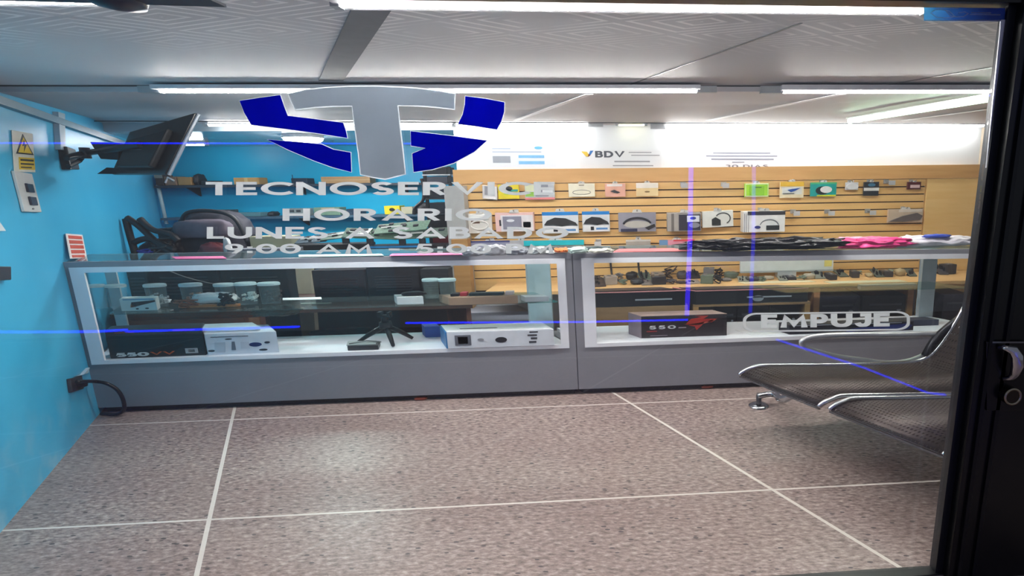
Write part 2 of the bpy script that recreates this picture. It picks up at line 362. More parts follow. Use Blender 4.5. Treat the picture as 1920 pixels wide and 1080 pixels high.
# seams between ceiling boards
def seam(i, p0, p1, z, w, rgb, rough=.4):
    a = atZ(*p0, z - .003); b = atZ(*p1, z - .003)
    if z == ZB:
        for k in range(4): a = atZ(*p0, zB(a.x, a.y) - .003); b = atZ(*p1, zB(b.x, b.y) - .003)
    build('trim_%d' % i, MB().box(a, b - a, (w, 0, 0), (0, 0, .003)), M(rgb, rough), kind='structure')
seam(3, (1180, 159), (1500, 44), ZA, .012, (90, 95, 98)); seam(4, (1655, 160), (1856, 127), ZA, .02, (120, 122, 125))
seam(5, (962, 226), (1098, 177), ZB, .05, (228, 228, 232)); seam(6, (1322, 226), (1570, 177), ZB, .06, (228, 228, 232)); seam(7, (1690, 226), (1855, 205), ZB, .05, (225, 225, 228))
# thin grey strip running along the front ceiling bay
a = atZ(598, 156, ZA - .02); b = atZ(668, 8, ZA - .02); mb = MB().box(a + V((0, 0, .012)), b - a, (.14, 0, 0), (0, 0, .008))
build('trim_8', mb, M((112, 116, 121), .8), kind='structure')
# grey coving strip where the left wall meets the ceiling
a = V((wallx(1.9), 1.9, 2.15)) ; b = V((wallx(YR), YR, 2.075))
build('trim_9', MB().box(a + WN * 0, b - a, WN * .035, (0, 0, .05)), M((92, 130, 150), .4), kind='structure')

# slat wall: one board with eleven routed grooves and a plain rail above
wood = bpy.data.materials.new('beech_laminate'); wood.use_nodes = True; n, N, lk = nodes(wood); b_ = n.nodes['Principled BSDF']; g = N('NewGeometry')
mp = N('Mapping'); mp.inputs['Scale'].default_value = (.6, 4, 9); lk(g.outputs['Position'], mp.inputs[0]); z = N('TexNoise'); z.inputs['Scale'].default_value = 3; z.inputs['Detail'].default_value = 5; lk(mp.outputs[0], z.inputs['Vector'])
r = ramp(z.outputs[0], [(.3, (226, 180, 112)), (.7, (240, 198, 132))]); lk(r.outputs[0], b_.inputs['Base Color']); b_.inputs['Roughness'].default_value = .42
def woodc(nm, c1, c2, rough=.45):
    m = bpy.data.materials.new(nm); m.use_nodes = True
    global n, N, lk
    n, N, lk = nodes(m); b = n.nodes['Principled BSDF']; g = N('NewGeometry'); mp = N('Mapping'); mp.inputs['Scale'].default_value = (.8, 4, 8); lk(g.outputs['Position'], mp.inputs[0])
    z = N('TexNoise'); z.inputs['Scale'].default_value = 3; z.inputs['Detail'].default_value = 5; lk(mp.outputs[0], z.inputs['Vector']); r = ramp(z.outputs[0], [(.3, c1), (.7, c2)])
    lk(r.outputs[0], b.inputs['Base Color']); b.inputs['Roughness'].default_value = rough; return m
woodr = woodc('beech_rail', (202, 154, 94), (214, 166, 106)); woodd = woodc('dark_desk_wood', (96, 50, 34), (120, 66, 46)); woodm = woodc('desk_panel_wood', (150, 112, 80), (168, 128, 92))
sl = thing('slat_wall_panel', (.7, YS, .6), 'beech slotted display board with dark grooves on the rear wall behind the counters', 'display board')
xa, xb = atY(857, 400, YS).x, atY(1731, 400, YS).x
def zr(y, x=1300): return atY(x, y, YS).z
mb = MB(); gy = [340.5, 356, 370.5, 385, 399, 412.5, 427, 441.5, 456, 470, 484.5, 499, 513.5]
zs = [zr(y) for y in gy] + [.55]
for i in range(len(zs) - 1): mb.aabb((xa, YS, zs[i + 1] + .010), (xb, YS + .018, zs[i] - .002))
build('slats', mb, wood, sl)
build('groove_backing', MB().aabb((xa, YS + .018, .5), (xb, YS + .029, zs[0])), M((58, 34, 18), .6), sl)
build('top_rail', MB().aabb((xa, YS - .02, zr(340)), (rx(YS) - .01, YS + .03, zr(314))), woodr, sl)
build('plain_end_panel', MB().aabb((xb + .01, YS - .012, 0), (rx(YS) - .02, YS + .03, zr(340) - .002)), woodc('beech_plain', (244, 200, 128), (250, 212, 144), .35), sl)

# ================================================================== LAMPS
def tube_lamp(x0, x1, y0, y1, Y, label, body=(0, 0), rgb=(255, 251, 246), st=None, ztop=None, group='ceiling tube lamps'):
    a = atY(x0, (y0 + y1) / 2, Y); b = atY(x1, (y0 + y1) / 2, Y); zt = atY((x0 + x1) / 2, y0, Y).z; zb = atY((x0 + x1) / 2, y1, Y).z
    hw_ = .05 if Y < 5 else .022; zc = (zt + zb) / 2; r = (zt - zb) / 2; z1 = ztop if ztop else zt + .02
    t = thing('tube_lamp', ((a.x + b.x) / 2, Y, zb), label, 'ceiling lamp', group)
    build('lamp_tube', MB().tube([(a.x, Y, zc), (b.x, Y, zc)], r, 12), emit(rgb, st or LAMP), t, smooth=True)
    build('lamp_housing', MB().aabb((a.x - .02, Y - hw_, zc), (b.x + .02, Y + hw_, z1)), M((215, 218, 222), .4), t)
    for q, e in ((a.x, -1), (b.x, 1)):
        w = body[0 if e < 0 else 1]
        build('end_cap', MB().aabb((min(q, q + e * (.03 + w)), Y - .014, zb), (max(q, q + e * (.03 + w)), Y + .022, z1 - .001)), M((168, 172, 176), .45), t)
    return t
tube_lamp(640, 1731, 10, 20, 1.96, 'long white tube lamp close under the top bar of the glass door', (0, 0), ztop=ZA)
tube_lamp(-60, 186, -2, 7, 1.96, 'white tube lamp in the top left corner beside the ceiling fan', (0, 0), ztop=ZA)
tube_lamp(302, 1306, 164, 174, 3.462, 'long white tube lamp passing behind the large T emblem', (.09, .1), ztop=2.235, st=LAMP * 1.45)
tube_lamp(1468, 1870, 167, 175, 3.46, 'white tube lamp at the first ceiling step by the door post', (.12, .02), ztop=2.235, st=LAMP * 1.45)
tube_lamp(392, 848, 228.5, 236, 5.31, 'tube lamp crossing behind the blue parts of the emblem', (.02, .01), ztop=2.245, st=LAMP * .35)
tube_lamp(856, 1102, 230, 238, 5.31, 'short tube lamp above the pale blue notice on the rear wall', (.01, .12), ztop=2.225, st=LAMP * .21)
tube_lamp(1248, 1843, 230, 240, 5.31, 'long tube lamp washing the white wall above the end of the slotted board', (.12, .02), ztop=2.225, st=LAMP * .21)
tube_lamp(1160, 1208, 231, 236, 5.31, 'short yellowish lamp between two long tubes on the rear wall', (0, 0), rgb=(245, 240, 190), st=3, ztop=2.225)
ys_ = atZ(359, 270.5, ZC - .03).y; tube_lamp(334, 384, 268.5, 273, ys_, 'small lamp beyond the television over the rear room', (0, 0), st=26, ztop=ZC)
# round lamp of the rear room
c = atZ(569, 264, ZC - .06); t = thing('round_lamp', c, 'small bright round ceiling lamp behind the emblem in the rear room', 'ceiling lamp')
build('diffuser', MB().lathe((c.x, c.y, c.z - .02), [(.03, 0), (.13, .01), (.15, .03), (.15, .045)], 28, 1.2), emit((250, 250, 250), 34), t, smooth=True)
build('lamp_base', MB().lathe((c.x, c.y, c.z + .025), [(.16, 0), (.16, ZC - c.z - .025)], 28, 1.2), M((225, 228, 232), .4), t)
# slanted greenish tube along the ceiling at the right
a = atZ(1592, 227, ZB - .045); b = atZ(1862, 184, ZB - .045); t = thing('tube_lamp', (a + b) / 2, 'greenish white tube lamp running front to back at the upper right', 'ceiling lamp')
build('lamp_tube', MB().tube([a, b], .022, 10), emit((214, 255, 214), 3.2), t, smooth=True)
build('lamp_housing', MB().box(a + V((-.03, 0, .02)), b - a, (.06, 0, 0), (0, 0, .01)), M((220, 225, 222), .4), t)
# ceiling fan edge at the top left
fc = atZ(222, 4, ZA - .1); t = thing('ceiling_fan', fc, 'dark grey ceiling fan with one blade showing at the top edge', 'fan')
build('motor', MB().lathe((fc.x, fc.y, fc.z - .02), [(.02, 0), (.06, .01), (.07, .04), (.05, .09), (.03, ZA - fc.z + .02)], 28, 1.), M((74, 82, 92), .35), t, smooth=True)
for i in range(3):
    if i == 0: e = atZ(408, 6, ZA - .1) - fc
    else: e = V((math.cos(2.2 + i * 2.0), -math.sin(1.2) * .9, 0)) * .6 if i == 1 else V((-.6, -.05, 0))
    e.z = 0; p = V((-e.y, e.x, 0)).normalized() * .05
    p = p * .7; build('blade', MB().prism([fc + p * .5, fc - p * .5, fc + e - p, fc + e + p], (0, 0, .008)), M((66, 72, 82), .4), t)

# ================================================================== GLASS DOOR
YG = 1.8
gl = glass((252, 253, 253), 1.5, 1.6, 'door_glass', haze=.006)
J0, J1 = atY(1886, 20, YG), atY(1750, 1075, YG)
door = thing('glass_door', (0, YG, 0), 'frameless glass shop door with black surround that the room is seen through', 'door')
build('door_pane', MB().aabb((wallx(YG) + .01, YG, .0), (J0.x - .02, YG + .008, 2.24)), gl, door)
blk = M((10, 11, 13), .28, 0, .1); blk2 = M((22, 24, 28), .22, .3, .1)
def jamb(w0, w1, y0, y1, m, nm, root):
    a = V((J1.x + w0, y0, -.0)); b = V((J0.x + w0 + .0, y0, 2.26))
    return build(nm, MB().prism([a, a + V((w1 - w0, 0, 0)), b + V((w1 - w0, 0, 0)), b], (0, y1 - y0, 0)), m, root)
jamb(.03, .5, YG - .05, YG + .05, blk, 'stile', door)
jamb(.0, .034, YG - .012, YG + .03, M((30, 33, 38), .3, .2), 'edge_profile', door)
jamb(.06, .075, YG - .062, YG - .05, blk2, 'raised_rib', door); jamb(.125, .14, YG - .06, YG - .05, blk2, 'raised_rib', door)
build('edge_highlight', MB().prism([atY(1875, 38, YG - .001), atY(1883, 38, YG - .001), atY(1850, 330, YG - .001), atY(1846, 330, YG - .001)], (0, -.006, 0)), M((196, 198, 206), .3, .5), door)  # pale strip paints the highlight along the upper edge of the frame
top = [atY(640, -1, YG), atY(1760, 9, YG), atY(1990, 14, YG)]
mb = MB(); a = V((-3.2, YG - .04, top[0].z + .012)); mb.prism([a, V((1.6, YG - .04, top[2].z)), V((1.6, YG - .04, 2.4)), V((-3.2, YG - .04, 2.4))], (0, .06, 0))
build('top_bar', mb, blk, door)
build('threshold', MB().aabb((-3.2, YG - .02, 0), (1.7, YG + .03, .006)), M((48, 50, 50), .35, .4), door)
# lock: pull handle and keyed cylinder
lk_ = thing('door_lock', atY(1890, 740, YG - .06), 'chrome lever and round key cylinder on the black door stile', 'lock')
P = lambda x, y, d=0: atY(x, y, YG - .06 - d)
build('lock_plate', MB().prism([P(1850, 641), P(1925, 641), P(1925, 770), P(1850, 770)], (0, .012, 0)), M((9, 10, 12), .25), lk_, bevel=.002)
build('plate_edge', MB().prism([P(1860, 640, .001), P(1925, 640, .001), P(1925, 643, .001), P(1860, 643, .001)], (0, -.003, 0)), M((150, 150, 156), .2, .9), lk_)
build('pull_handle', MB().tube([P(1872, 652, .005), P(1888, 653, .03), P(1900, 657, .045), P(1907, 668, .05), P(1908, 685, .05), P(1903, 700, .04), P(1896, 709, .02), P(1880, 711, .006)], [.007, .012, .018, .02, .02, .016, .012, .007], 12), M((196, 196, 202), .18, 1), lk_, smooth=True)
c0 = P(1888, 738, 0)
build('key_cylinder', MB().tube([c0, c0 + V((0, -.03, 0))], .034, 24), M((70, 64, 58), .25, .9), lk_)
build('cylinder_ring', MB().tube([c0 + V((.03 * math.cos(t / 24 * 6.283), -.03, .03 * math.sin(t / 24 * 6.283))) for t in range(24)], .005, 8, True), M((170, 160, 140), .2, 1), lk_, smooth=True)

# vinyl on the glass
FG = lambda x, y, w=0: atY(x, y, YG - .0005) + V((0, -w, 0))
vin = M((228, 231, 233), .55, 0, .02, 10, 0, .88); vgrey = M((198, 203, 209), .5, 0, .03, 10, 0, .85); vblue = M((8, 40, 208), .45, 0, .03, 10, 0, .8); vedge = M((240, 244, 248), .5, 0, .02, 10, 0, .9)
def gtext(s, x0, y0, x1, y1, label, gap=.12, root=None, tilt=0, nm='window_lettering'):
    t = thing(nm, FG((x0 + x1) / 2, y1), label, 'lettering', 'vinyl lettering on the glass door')
    mp_ = lambda u, v, w: FG(x0 + (x1 - x0) * u, y1 + (y0 - y1) * v, w)
    tot = sum(GL[c][0] for c in s) + gap * (len(s) - 1); x = 0
    for wd in s.split(' '):
        w = sum(GL[c][0] for c in wd) + gap * (len(wd) - 1)
        build('word', letters(wd, mp_, x / tot, 0, (x + w) / tot, 1, gap, h_, .0008), vin, t); x += w + GL[' '][0] + 2 * gap
    return t
gtext('TECNOSERVICE', 386, 341, 1040, 366, 'pale vinyl shop name, top line of writing under the emblem on the glass')
gtext('HORARIO', 530, 391, 922, 414, 'pale vinyl word HORARIO, second line of writing on the glass')
gtext('LUNES A SABADO', 388, 425.5, 1066, 447.5, 'pale vinyl words LUNES A SABADO, third line of writing on the glass')
gtext('9:00 AM - 5:00 PM', 421, 457, 1040, 475.5, 'pale vinyl opening hours, lowest line of writing above the counter edge')
pl = thing('push_sign', FG(1550, 605), 'frosted EMPUJE sign in a rounded outline on the glass near the bench', 'sign')
mp2 = lambda u, v, w: FG(1428 + 240 * u, 615 - 25 * v - 3 * u, w)
build('sign_lettering', letters('EMPUJE', mp2, 0, 0, 1, 1, .14, .13, .0008), vin, pl)
ol = []
for cx, cy, a0 in ((1680, 597, -90), (1680, 600, 0), (1418, 604, 90), (1418, 605, 180)): pass
def rr(x0, y0, x1, y1, rx_, ry_):
    p = []
    for cx, cy, s_ in ((x1 - rx_, y0 + ry_, -90), (x1 - rx_, y1 - ry_, 0), (x0 + rx_, y1 - ry_, 90), (x0 + rx_, y0 + ry_, 180)):
        for i in range(9): t = math.radians(s_ + i * 11.25); p.append((cx + rx_ * math.cos(t), cy + ry_ * math.sin(t)))
    return p
out = rr(1393, 585, 1706, 621, 26, 13); inn = rr(1399, 588, 1700, 618, 22, 11); tl = lambda p: (p[0], p[1] - (p[0] - 1550) * .012)
mb = MB()
for i in range(len(out)):
    j = (i + 1) % len(out); q = [FG(*tl(out[i])), FG(*tl(out[j])), FG(*tl(inn[j])), FG(*tl(inn[i]))]; mb.prism(q, (0, -.0008, 0))
build('sign_outline', mb, vin, pl)
# the emblem
em = thing('window_emblem', FG(700, 250), 'large grey T with blue shield pieces stuck on the glass door', 'emblem')
zz = lambda pts: [(440 + x / 2.7, y / 2.7) for x, y in pts]
Tg = zz([(275, 477), (360, 458), (450, 447), (560, 441), (700, 439), (830, 443), (930, 450), (1030, 463), (1115, 478), (1112, 552), (1020, 541), (930, 534), (825, 533), (835, 640), (850, 760), (863, 880), (810, 893), (762, 905), (700, 895), (640, 882), (630, 780), (612, 650), (597, 535), (500, 536), (410, 541), (310, 554), (290, 515)])
bl = [('blue_shield_upper_piece', zz([(27, 511), (130, 495), (232, 482), (250, 535), (270, 587), (400, 602), (550, 622), (563, 660), (572, 699), (420, 675), (250, 652), (86, 632), (50, 570)])),
      ('blue_shield_lower_piece', zz([(165, 706), (300, 718), (440, 730), (500, 757), (588, 772), (592, 871), (500, 848), (400, 812), (270, 757)])),
      ('blue_shield_upper_piece', zz([(1168, 487), (1270, 500), (1366, 518), (1365, 565), (1350, 615), (1328, 656), (1230, 640), (1132, 628), (1155, 580), (1166, 530)])),
      ('blue_shield_lower_piece', zz([(892, 664), (1080, 686), (1278, 712), (1215, 768), (1110, 825), (1000, 858), (907, 871), (900, 778), (966, 750), (894, 738)]))]
def inflate(pts, r):
    n_ = len(pts); ar = sum(pts[i][0] * pts[(i + 1) % n_][1] - pts[(i + 1) % n_][0] * pts[i][1] for i in range(n_)); sg = 1 if ar > 0 else -1; o = []
    for i in range(n_):
        a, b, c = V((*pts[i - 1], 0)), V((*pts[i], 0)), V((*pts[(i + 1) % n_], 0)); t = ((b - a).normalized() + (c - b).normalized()).normalized()
        m = V((t.y, -t.x, 0)) * sg; q = b + m * r; o.append((q.x, q.y))
    return o
build('grey_letter_t', MB().prism([FG(*p, .0012) for p in Tg], (0, -.0008, 0)), vgrey, em)
for nm, pts in bl: build(nm, MB().prism([FG(*p, .0012) for p in pts], (0, -.0008, 0)), vblue, em)
build('pale_outline', MB().prism([FG(*p) for p in inflate(Tg, 2.2)], (0, -.0008, 0)), vedge, em)
for nm, pts in bl: build('pale_outline', MB().prism([FG(*p) for p in inflate(pts, 1.2)], (0, -.0008, 0)), vedge, em)
# blue sticker in the top right corner of the pane
st = thing('door_sticker', FG(1808, 28), 'blue sticker with white line logo in the top right corner of the glass', 'sticker')
sm = bpy.data.materials.new('sticker_blue'); sm.use_nodes = True; n, N, lk = nodes(sm); tcn = N('TexCoord'); sp = N('SeparateXYZ'); lk(tcn.outputs['Generated'], sp.inputs[0])
r = ramp(sp.outputs[0], [(0, (130, 190, 218)), (.45, (92, 138, 192)), (.8, (62, 90, 156))]); lk(r.outputs[0], n.nodes['Principled BSDF'].inputs['Base Color']); n.nodes['Principled BSDF'].inputs['Roughness'].default_value = .4
tb_ = N('BsdfTranslucent'); lk(r.outputs[0], tb_.inputs[0]); mx_ = N('MixShader', i0=.5); lk(n.nodes['Principled BSDF'].outputs[0], mx_.inputs[1]); lk(tb_.outputs[0], mx_.inputs[2]); lk(mx_.outputs[0], n.nodes['Material Output'].inputs['Surface'])
FS = Face(FG(1732, 39), FG(1884, 40) - FG(1732, 39), FG(1732, 14) - FG(1732, 39))
build('sticker_sheet', FS.rect(0, 0, 1, 1, .0008), sm, st)
FS.o += FS.n * .001
build('line_logo', FS.line([(.1, .5), (.16, .25), (.22, .22), (.32, .22), (.38, .3), (.3, .75), (.2, .85), (.13, .8), (.08, .55)], .0016, .001, True), vedge, st)
build('line_logo', FS.line([(.26, .8), (.33, .35), (.4, .3), (.48, .32), (.54, .55), (.5, .68), (.42, .6)], .0016, .001), vedge, st)
build('small_print', FS.lines([(.58, .58, .82, .66)], .0006), vedge, st)

[build(nm_, FS.lines([q_], .0006), vedge, st) for nm_, q_ in (('small_print', (.56, .45, .94, .53)), ('border_line', (.02, .04, .98, .09)), ('border_line', (.15, .9, .42, .96)))]
# outside the door: blue light strips over the passage, seen as reflections in the pane
def mirror(p): return V((p.x, 2 * YG - p.y, p.z))
def strip(pts, w, lab, st_=10, rgb=(24, 34, 255), Y=4.3):
    P_ = [mirror(atY(x, y, Y)) for x, y in pts]
    o = build('led_strip', MB().tube(P_, w, 6), emit(rgb, st_)); tag(o, lab, 'light strip', 'blue light strips mirrored in the door glass')
strip([(-40, 268), (300, 268.5), (700, 269), (900, 270)], .006, 'blue light line mirrored across the television and emblem', 3.07)
strip([(-40, 623), (90, 623), (180, 622), (235, 619)], .009, 'short blue light line mirrored on the blue wall beside the counter', 4.38)
strip([(236, 622), (420, 617), (560, 613)], .008, 'blue light line mirrored over the black box in the counter', 3.94)
strip([(760, 606), (900, 605), (1100, 604), (1290, 600)], .007, 'blue light line mirrored across the grey post between the counters', 3.94)
strip([(1296, 312), (1294, 450), (1288, 592)], .022, 'wide upright blue light mirrored over the slotted board', 1.53, (70, 50, 255))
strip([(1414, 312), (1413, 450), (1407, 590)], .018, 'fainter upright blue light mirrored beside the wide one', 0.96, (60, 60, 235))
strip([(1456, 637), (1620, 690), (1740, 737), (1774, 741)], .007, 'slanting blue light line mirrored across the steel bench', 1.5, Y=3.3)
strip([(1600, 225), (1730, 206), (1856, 179)], .008, 'blue light line mirrored beside the greenish ceiling lamp', 2.63)

# ================================================================== THE TWO GLASS COUNTERS
YF = 3.853
grey = M((138, 138, 146), .45, 0, .03, 4); frame_w = M((234, 236, 242), .4, 0, .02); alu = M((196, 204, 210), .4, .25); shelfglass = glass((232, 248, 247), 1.5, .8, 'shelf_glass', haze=.02); cabglass = glass((251, 253, 253), 1.45, .45, 'cabinet_glass', haze=.002); deckm = M((242, 242, 250), .4, 0, .02)
DC = .5
def cabinet(nm_lab, xl, xr, ztl, ztr, gx0, gx1, zg0l, zg0r, ztoe, root_x, end_right_open=False):
    """xl..xr outer width in metres, front on YF, body slants back with the side wall"""
    t = thing('display_counter', ((xl + xr) / 2, YF, 0), nm_lab, 'display counter', 'glass display counters')
    D = slant(DC); zt = lambda x: ztl + (ztr - ztl) * (x - xl) / (xr - xl); zd = .40
    zg = lambda x: zg0l + (zg0r - zg0l) * (x - xl) / (xr - xl)
    th = .042
    def slab(x0, x1, z0f, z1f, y0, dd): return MB().prism([V((x0, y0, z0f(x0))), V((x1, y0, z0f(x1))), V((x1, y0, z1f(x1))), V((x0, y0, z1f(x0)))], dd)
    build('base_panel', slab(xl, xr, lambda x: .045, lambda x: zg(x) - .03, YF, D), grey, t)
    build('toe_kick', slab(xl + .03, xr - .03, lambda x: 0, lambda x: .045, YF + .03, slant(DC - .06)), M((20, 20, 22), .5), t)
    top_l = slab(xl, xr, lambda x: zt(x) - th, lambda x: zt(x), YF - .004, (K * .03, .03, 0))
    top_l.add([], []); b0 = slant(DC - .03); q = slab(xl, xr, lambda x: zt(x) - th, lambda x: zt(x), YF - .004, (K * .03, .03, 0)); top_l.add([v + b0 for v in q.v], q.f)
    build('top_frame', top_l, grey, t)
    build('top_glass', slab(xl, xr, lambda x: zt(x) - .004, lambda x: zt(x) + .004, YF + .026, slant(DC - .05)), shelfglass, t)
    for x0, x1, in ((xl, gx0), (gx1, xr)):
        build('end_post', slab(x0, x1, lambda x: zg(x) - .03, lambda x: zt(x) - th, YF, (K * .035, .035, 0)), grey, t)
    fw = .052; fr = MB(); y = YF - .008; dd = (0, .012, 0)
    z0 = lambda x: zg(x) - .03; z1 = lambda x: zt(x) - th + .004
    for q in (slab(gx0, gx1, lambda x: z1(x) - .038, z1, y, dd), slab(gx0, gx1, z0, lambda x: z0(x) + .03, y, dd), slab(gx0, gx0 + fw * 1.8, lambda x: z0(x) + .03, lambda x: z1(x) - .038, y, dd), slab(gx1 - fw * 1.2, gx1, lambda x: z0(x) + .03, lambda x: z1(x) - .038, y, dd)): fr.add(q.v, q.f)
    build('white_frame', fr, frame_w, t)
    build('front_glass', slab(gx0 + .05, gx1 - .04, lambda x: z0(x) + .02, lambda x: z1(x) - .03, YF + .006, (0, .004, 0)), cabglass, t)
    build('display_floor', slab(gx0 + .02, gx1 - .01, lambda x: zg(x) - .028, lambda x: zg(x), YF + .006, slant(DC - .02)), deckm, t)
    for x in (gx0 + .07, gx1 - .09):
        build('back_post', MB().box(V((x, YF, zg(x))) + slant(DC - .05), (.085, 0, 0), slant(.035), (0, 0, zt(x) - zg(x) - .045)), alu, t)
    return t, zt, zg
XL = atY(118, 492, YF).x; XM = atY(1078, 565, YF).x; XR = 3.05
t1, zt1, zg1 = cabinet('long grey display counter with jars on its glass shelf, by the blue wall', XL, XM - .008, 1.136, 1.125, atY(168, 600, YF).x - .05, atY(1063, 560, YF).x, .412, .418, .045, 0)
t2, zt2, zg2 = cabinet('grey display counter holding one black box, behind the steel bench', XM, XR, 1.125, 1.088, atY(1093, 560, YF).x, XR - .1, .418, .43, .045, 0)
# the middle and right end posts the second counter shows
p = atY(1727, 540, YF + DC - .06)
build('back_post', MB().aabb((p.x, YF + DC - .06, zg2(2.4)), (p.x + .13, YF + DC - .02, 1.04)), alu, t2)
p = atY(1005, 560, YF + DC - .08)
build('corner_post', MB().aabb((p.x, YF + DC - .09, zg1(-.6)), (p.x + .13, YF + DC - .05, 1.08)), alu, t1)
# glass shelves
zs1 = .742
a = atY(203, 586, YF + .03); a.z = zs1; b = atY(1046, 566, YF + .03); b.z = zs1
build('glass_shelf', MB().box(a, b - a, slant(.4), (0, 0, .009)), shelfglass, t1)
a2 = atY(1480, 548, YF + .03); zs2 = .752
build('glass_shelf', MB().box(V((a2.x, YF + .1, zs2)), (1.55, 0, 0), slant(.3), (0, 0, .007)), shelfglass, t2)

# ---- jars
jarglass = glass((240, 246, 248), 1.3, 1., 'jar_plastic', haze=.1)
def jar(x0, x1, y0, y1, label, Yj, fill=None):
    a = atY(x0, y1, Yj); b = atY(x1, y1, Yj); r = (b.x - a.x) / 2; c = V(((a.x + b.x) / 2, Yj, zs1 + .01)); hh = atY((x0 + x1) / 2, y0, Yj).z - c.z
    ry = .5
    t = thing('plastic_jar', c, label, 'jar', 'round plastic jars on the glass shelf')
    def lz(prof, z): 
        m = MB(); m.lathe(V((0, 0, 0)), prof, 24, 1.); m.v = [V((v.x, v.y * ry, v.z)) + V((c.x, c.y, z)) for v in m.v]; return m
    build('jar_body', lz([(r * .8, 0), (r * .84, .01), (r * .9, hh * .8), (r * .92, hh - .02)], c.z), jarglass, t, smooth=True)
    build('lid', lz([(r * .98, 0), (r, .006), (r, .016), (r * .9, .022)], c.z + hh - .022), M((226, 234, 238), .4, 0, .03, 14, 0, .3), t, smooth=False)
    if fill:
        rnd = random.Random(int(x0)); m = MB()
        for i in range(26):
            q = c + V((rnd.uniform(-.6, .6) * r, rnd.uniform(-.55, .55) * r * ry, .012 + rnd.random() * hh * .42)); s_ = .008 + rnd.random() * .012
            m.box(q, (s_ * 1.6, 0, s_ * .3), (0, s_, 0), (0, 0, s_))
        o = build('jar_contents', m, M(fill, .5, 0, .4, 60), t); o['kind'] = 'stuff'
YJ = YF + .24
jar(172, 206, 533, 582, 'empty plastic jar at the wall end of the shelf, half hidden by the frame', YJ)
jar(207, 246, 533, 582, 'empty plastic jar standing behind the small white carton', YJ)
jar(277, 319, 532, 574, 'clear jar just beyond the white carton, with a crumpled wrapper beside', YJ, (190, 200, 205))
jar(343, 386, 531, 573, 'clear jar between the loose wires and the white cable bundle', YJ, (170, 120, 90))
jar(407, 446, 531, 573, 'jar filled with small black parts', YJ, (30, 32, 38))
jar(446, 487, 529, 573, 'jar holding pale parts with a white filling', YJ, (226, 224, 216))
jar(489, 531, 529, 573, 'last jar of the row, with dark mixed parts', YJ, (60, 50, 50))
jar(794, 826, 522, 557, 'empty jar near the brown tray, the one nearer the white carton', YJ + .05)
jar(824, 858, 522, 557, 'empty jar standing half behind the brown tray', YJ + .05)
def rest(x0, y0, x1, y1, z, d, rgb, name, label, cat, deco_=None, side=None, rough=.5, group=None, lid=None, turn=0, Y=None, bevel=.004, metal=0):
    Yq = Y if Y else atZ((x0 + x1) / 2, y1, z).y
    a = atY(x0, y1, Yq); b = atY(x1, y1, Yq); c = (a + b) / 2; c.z = z
    t = thing(name, c, label, cat, group)
    a = V((a.x, Yq, z)); b = V((b.x, Yq, z)); h = max(.004, atY((x0 + x1) / 2, y0, Yq).z - z)
    u = b - a; u.y = u.x * turn; dv = V((side if side is not None else K * d, d, 0))
    build({'tray': 'tray_body'}.get(cat, 'body'), MB().box(a, u, dv, (0, 0, h)), M(rgb, rough, metal), t, bevel=bevel)
    f = Face(a, u, (0, 0, h))
    if deco_: deco(f, t, deco_)
    f.dv = dv; f.t = t; f.h = h
    return f
zsh = zs1 + .0095
f = rest(228, 560, 296, 583, zsh, .1, (222, 226, 224), 'carton', 'small white carton with a dark picture on the glass shelf among the jars', 'carton',
     [('picture', 'poly', ([(.3, .3), (.32, .72), (.98, .86), (.98, .72)],), (60, 44, 44)), ('orange_corner', 'poly', ([(.27, .3), (.3, .6), (.42, .36)],), (200, 120, 70)), ('printed_dot', 'ell', (.45, .18, .04, .06), (50, 50, 55)), ('printed_dot', 'ell', (.72, .2, .05, .06), (50, 50, 55)), ('blue_lid_edge', 'rect', (.1, .9, .95, 1.0), (120, 160, 186))])
# crumpled wrapper, wires, white cable bundle
def wire(name, label, pts, r, rgb, cat='cable', group=None, parent=None, rough=.5, metal=0):
    o = build(name, MB().tube(pts, r, 7), M(rgb, rough, metal), parent, smooth=True)
    if parent is None: tag(o, label, cat, group)
    return o
def smoothpts(pts, k=6):
    pts = [V(p) for p in pts]; o = []
    for i in range(len(pts) - 1):
        p0, p1, p2, p3 = pts[max(0, i - 1)], pts[i], pts[i + 1], pts[min(len(pts) - 1, i + 2)]
        for j in range(k):
            t = j / k; o.append(.5 * ((2 * p1) + (p2 - p0) * t + (2 * p0 - 5 * p1 + 4 * p2 - p3) * t * t + (3 * p1 - p0 - 3 * p2 + p3) * t ** 3))
    o.append(pts[-1]); return o
def tangle(c, r, n_, rad, rgb, name, label, cat='cable', seed=1, parent=None, flat=.4):
    rnd = random.Random(seed); c = V(c); pts = []
    for i in range(n_):
        t = i * 2.399 + rnd.random(); q = rnd.uniform(.45, 1.)
        pts.append(c + V((math.cos(t) * r[0] * q, math.sin(t) * r[1] * q, rad + r[2] * rnd.random())))
    o = build(name, MB().tube(smoothpts(pts, 5), rad, 6), M(rgb, .5), parent, smooth=True)
    if parent is None: tag(o, label, cat)
    return o
c = atZ(310, 566, zsh); tangle(atZ(305, 574, zsh), (.07, .05, .07), 9, .006, (214, 222, 226), 'cable_coil', 'thin white wire tangled beside the jars', seed=3)
tangle(atZ(352, 577, zsh), (.09, .05, .06), 14, .005, (150, 90, 66), 'wire_bundle', 'orange and brown wires lying between the jars', seed=5)
c = atZ(395, 575, zsh) ; cb = thing('cable_bundle', c, 'bundle of white charger cable with an orange strip below it', 'cable')
build('cable_loops', MB().blob(c + V((.0, .06, .055)), (.16, .05, .04), 3, .25, 3), M((226, 224, 224), .6, 0, .05, 30, .4), cb, smooth=True)
build('orange_strip', MB().box(c + V((-.15, -.02, 0)), (.36, 0, 0), (0, .03, 0), (0, 0, .018)), M((206, 128, 76), .5), cb)
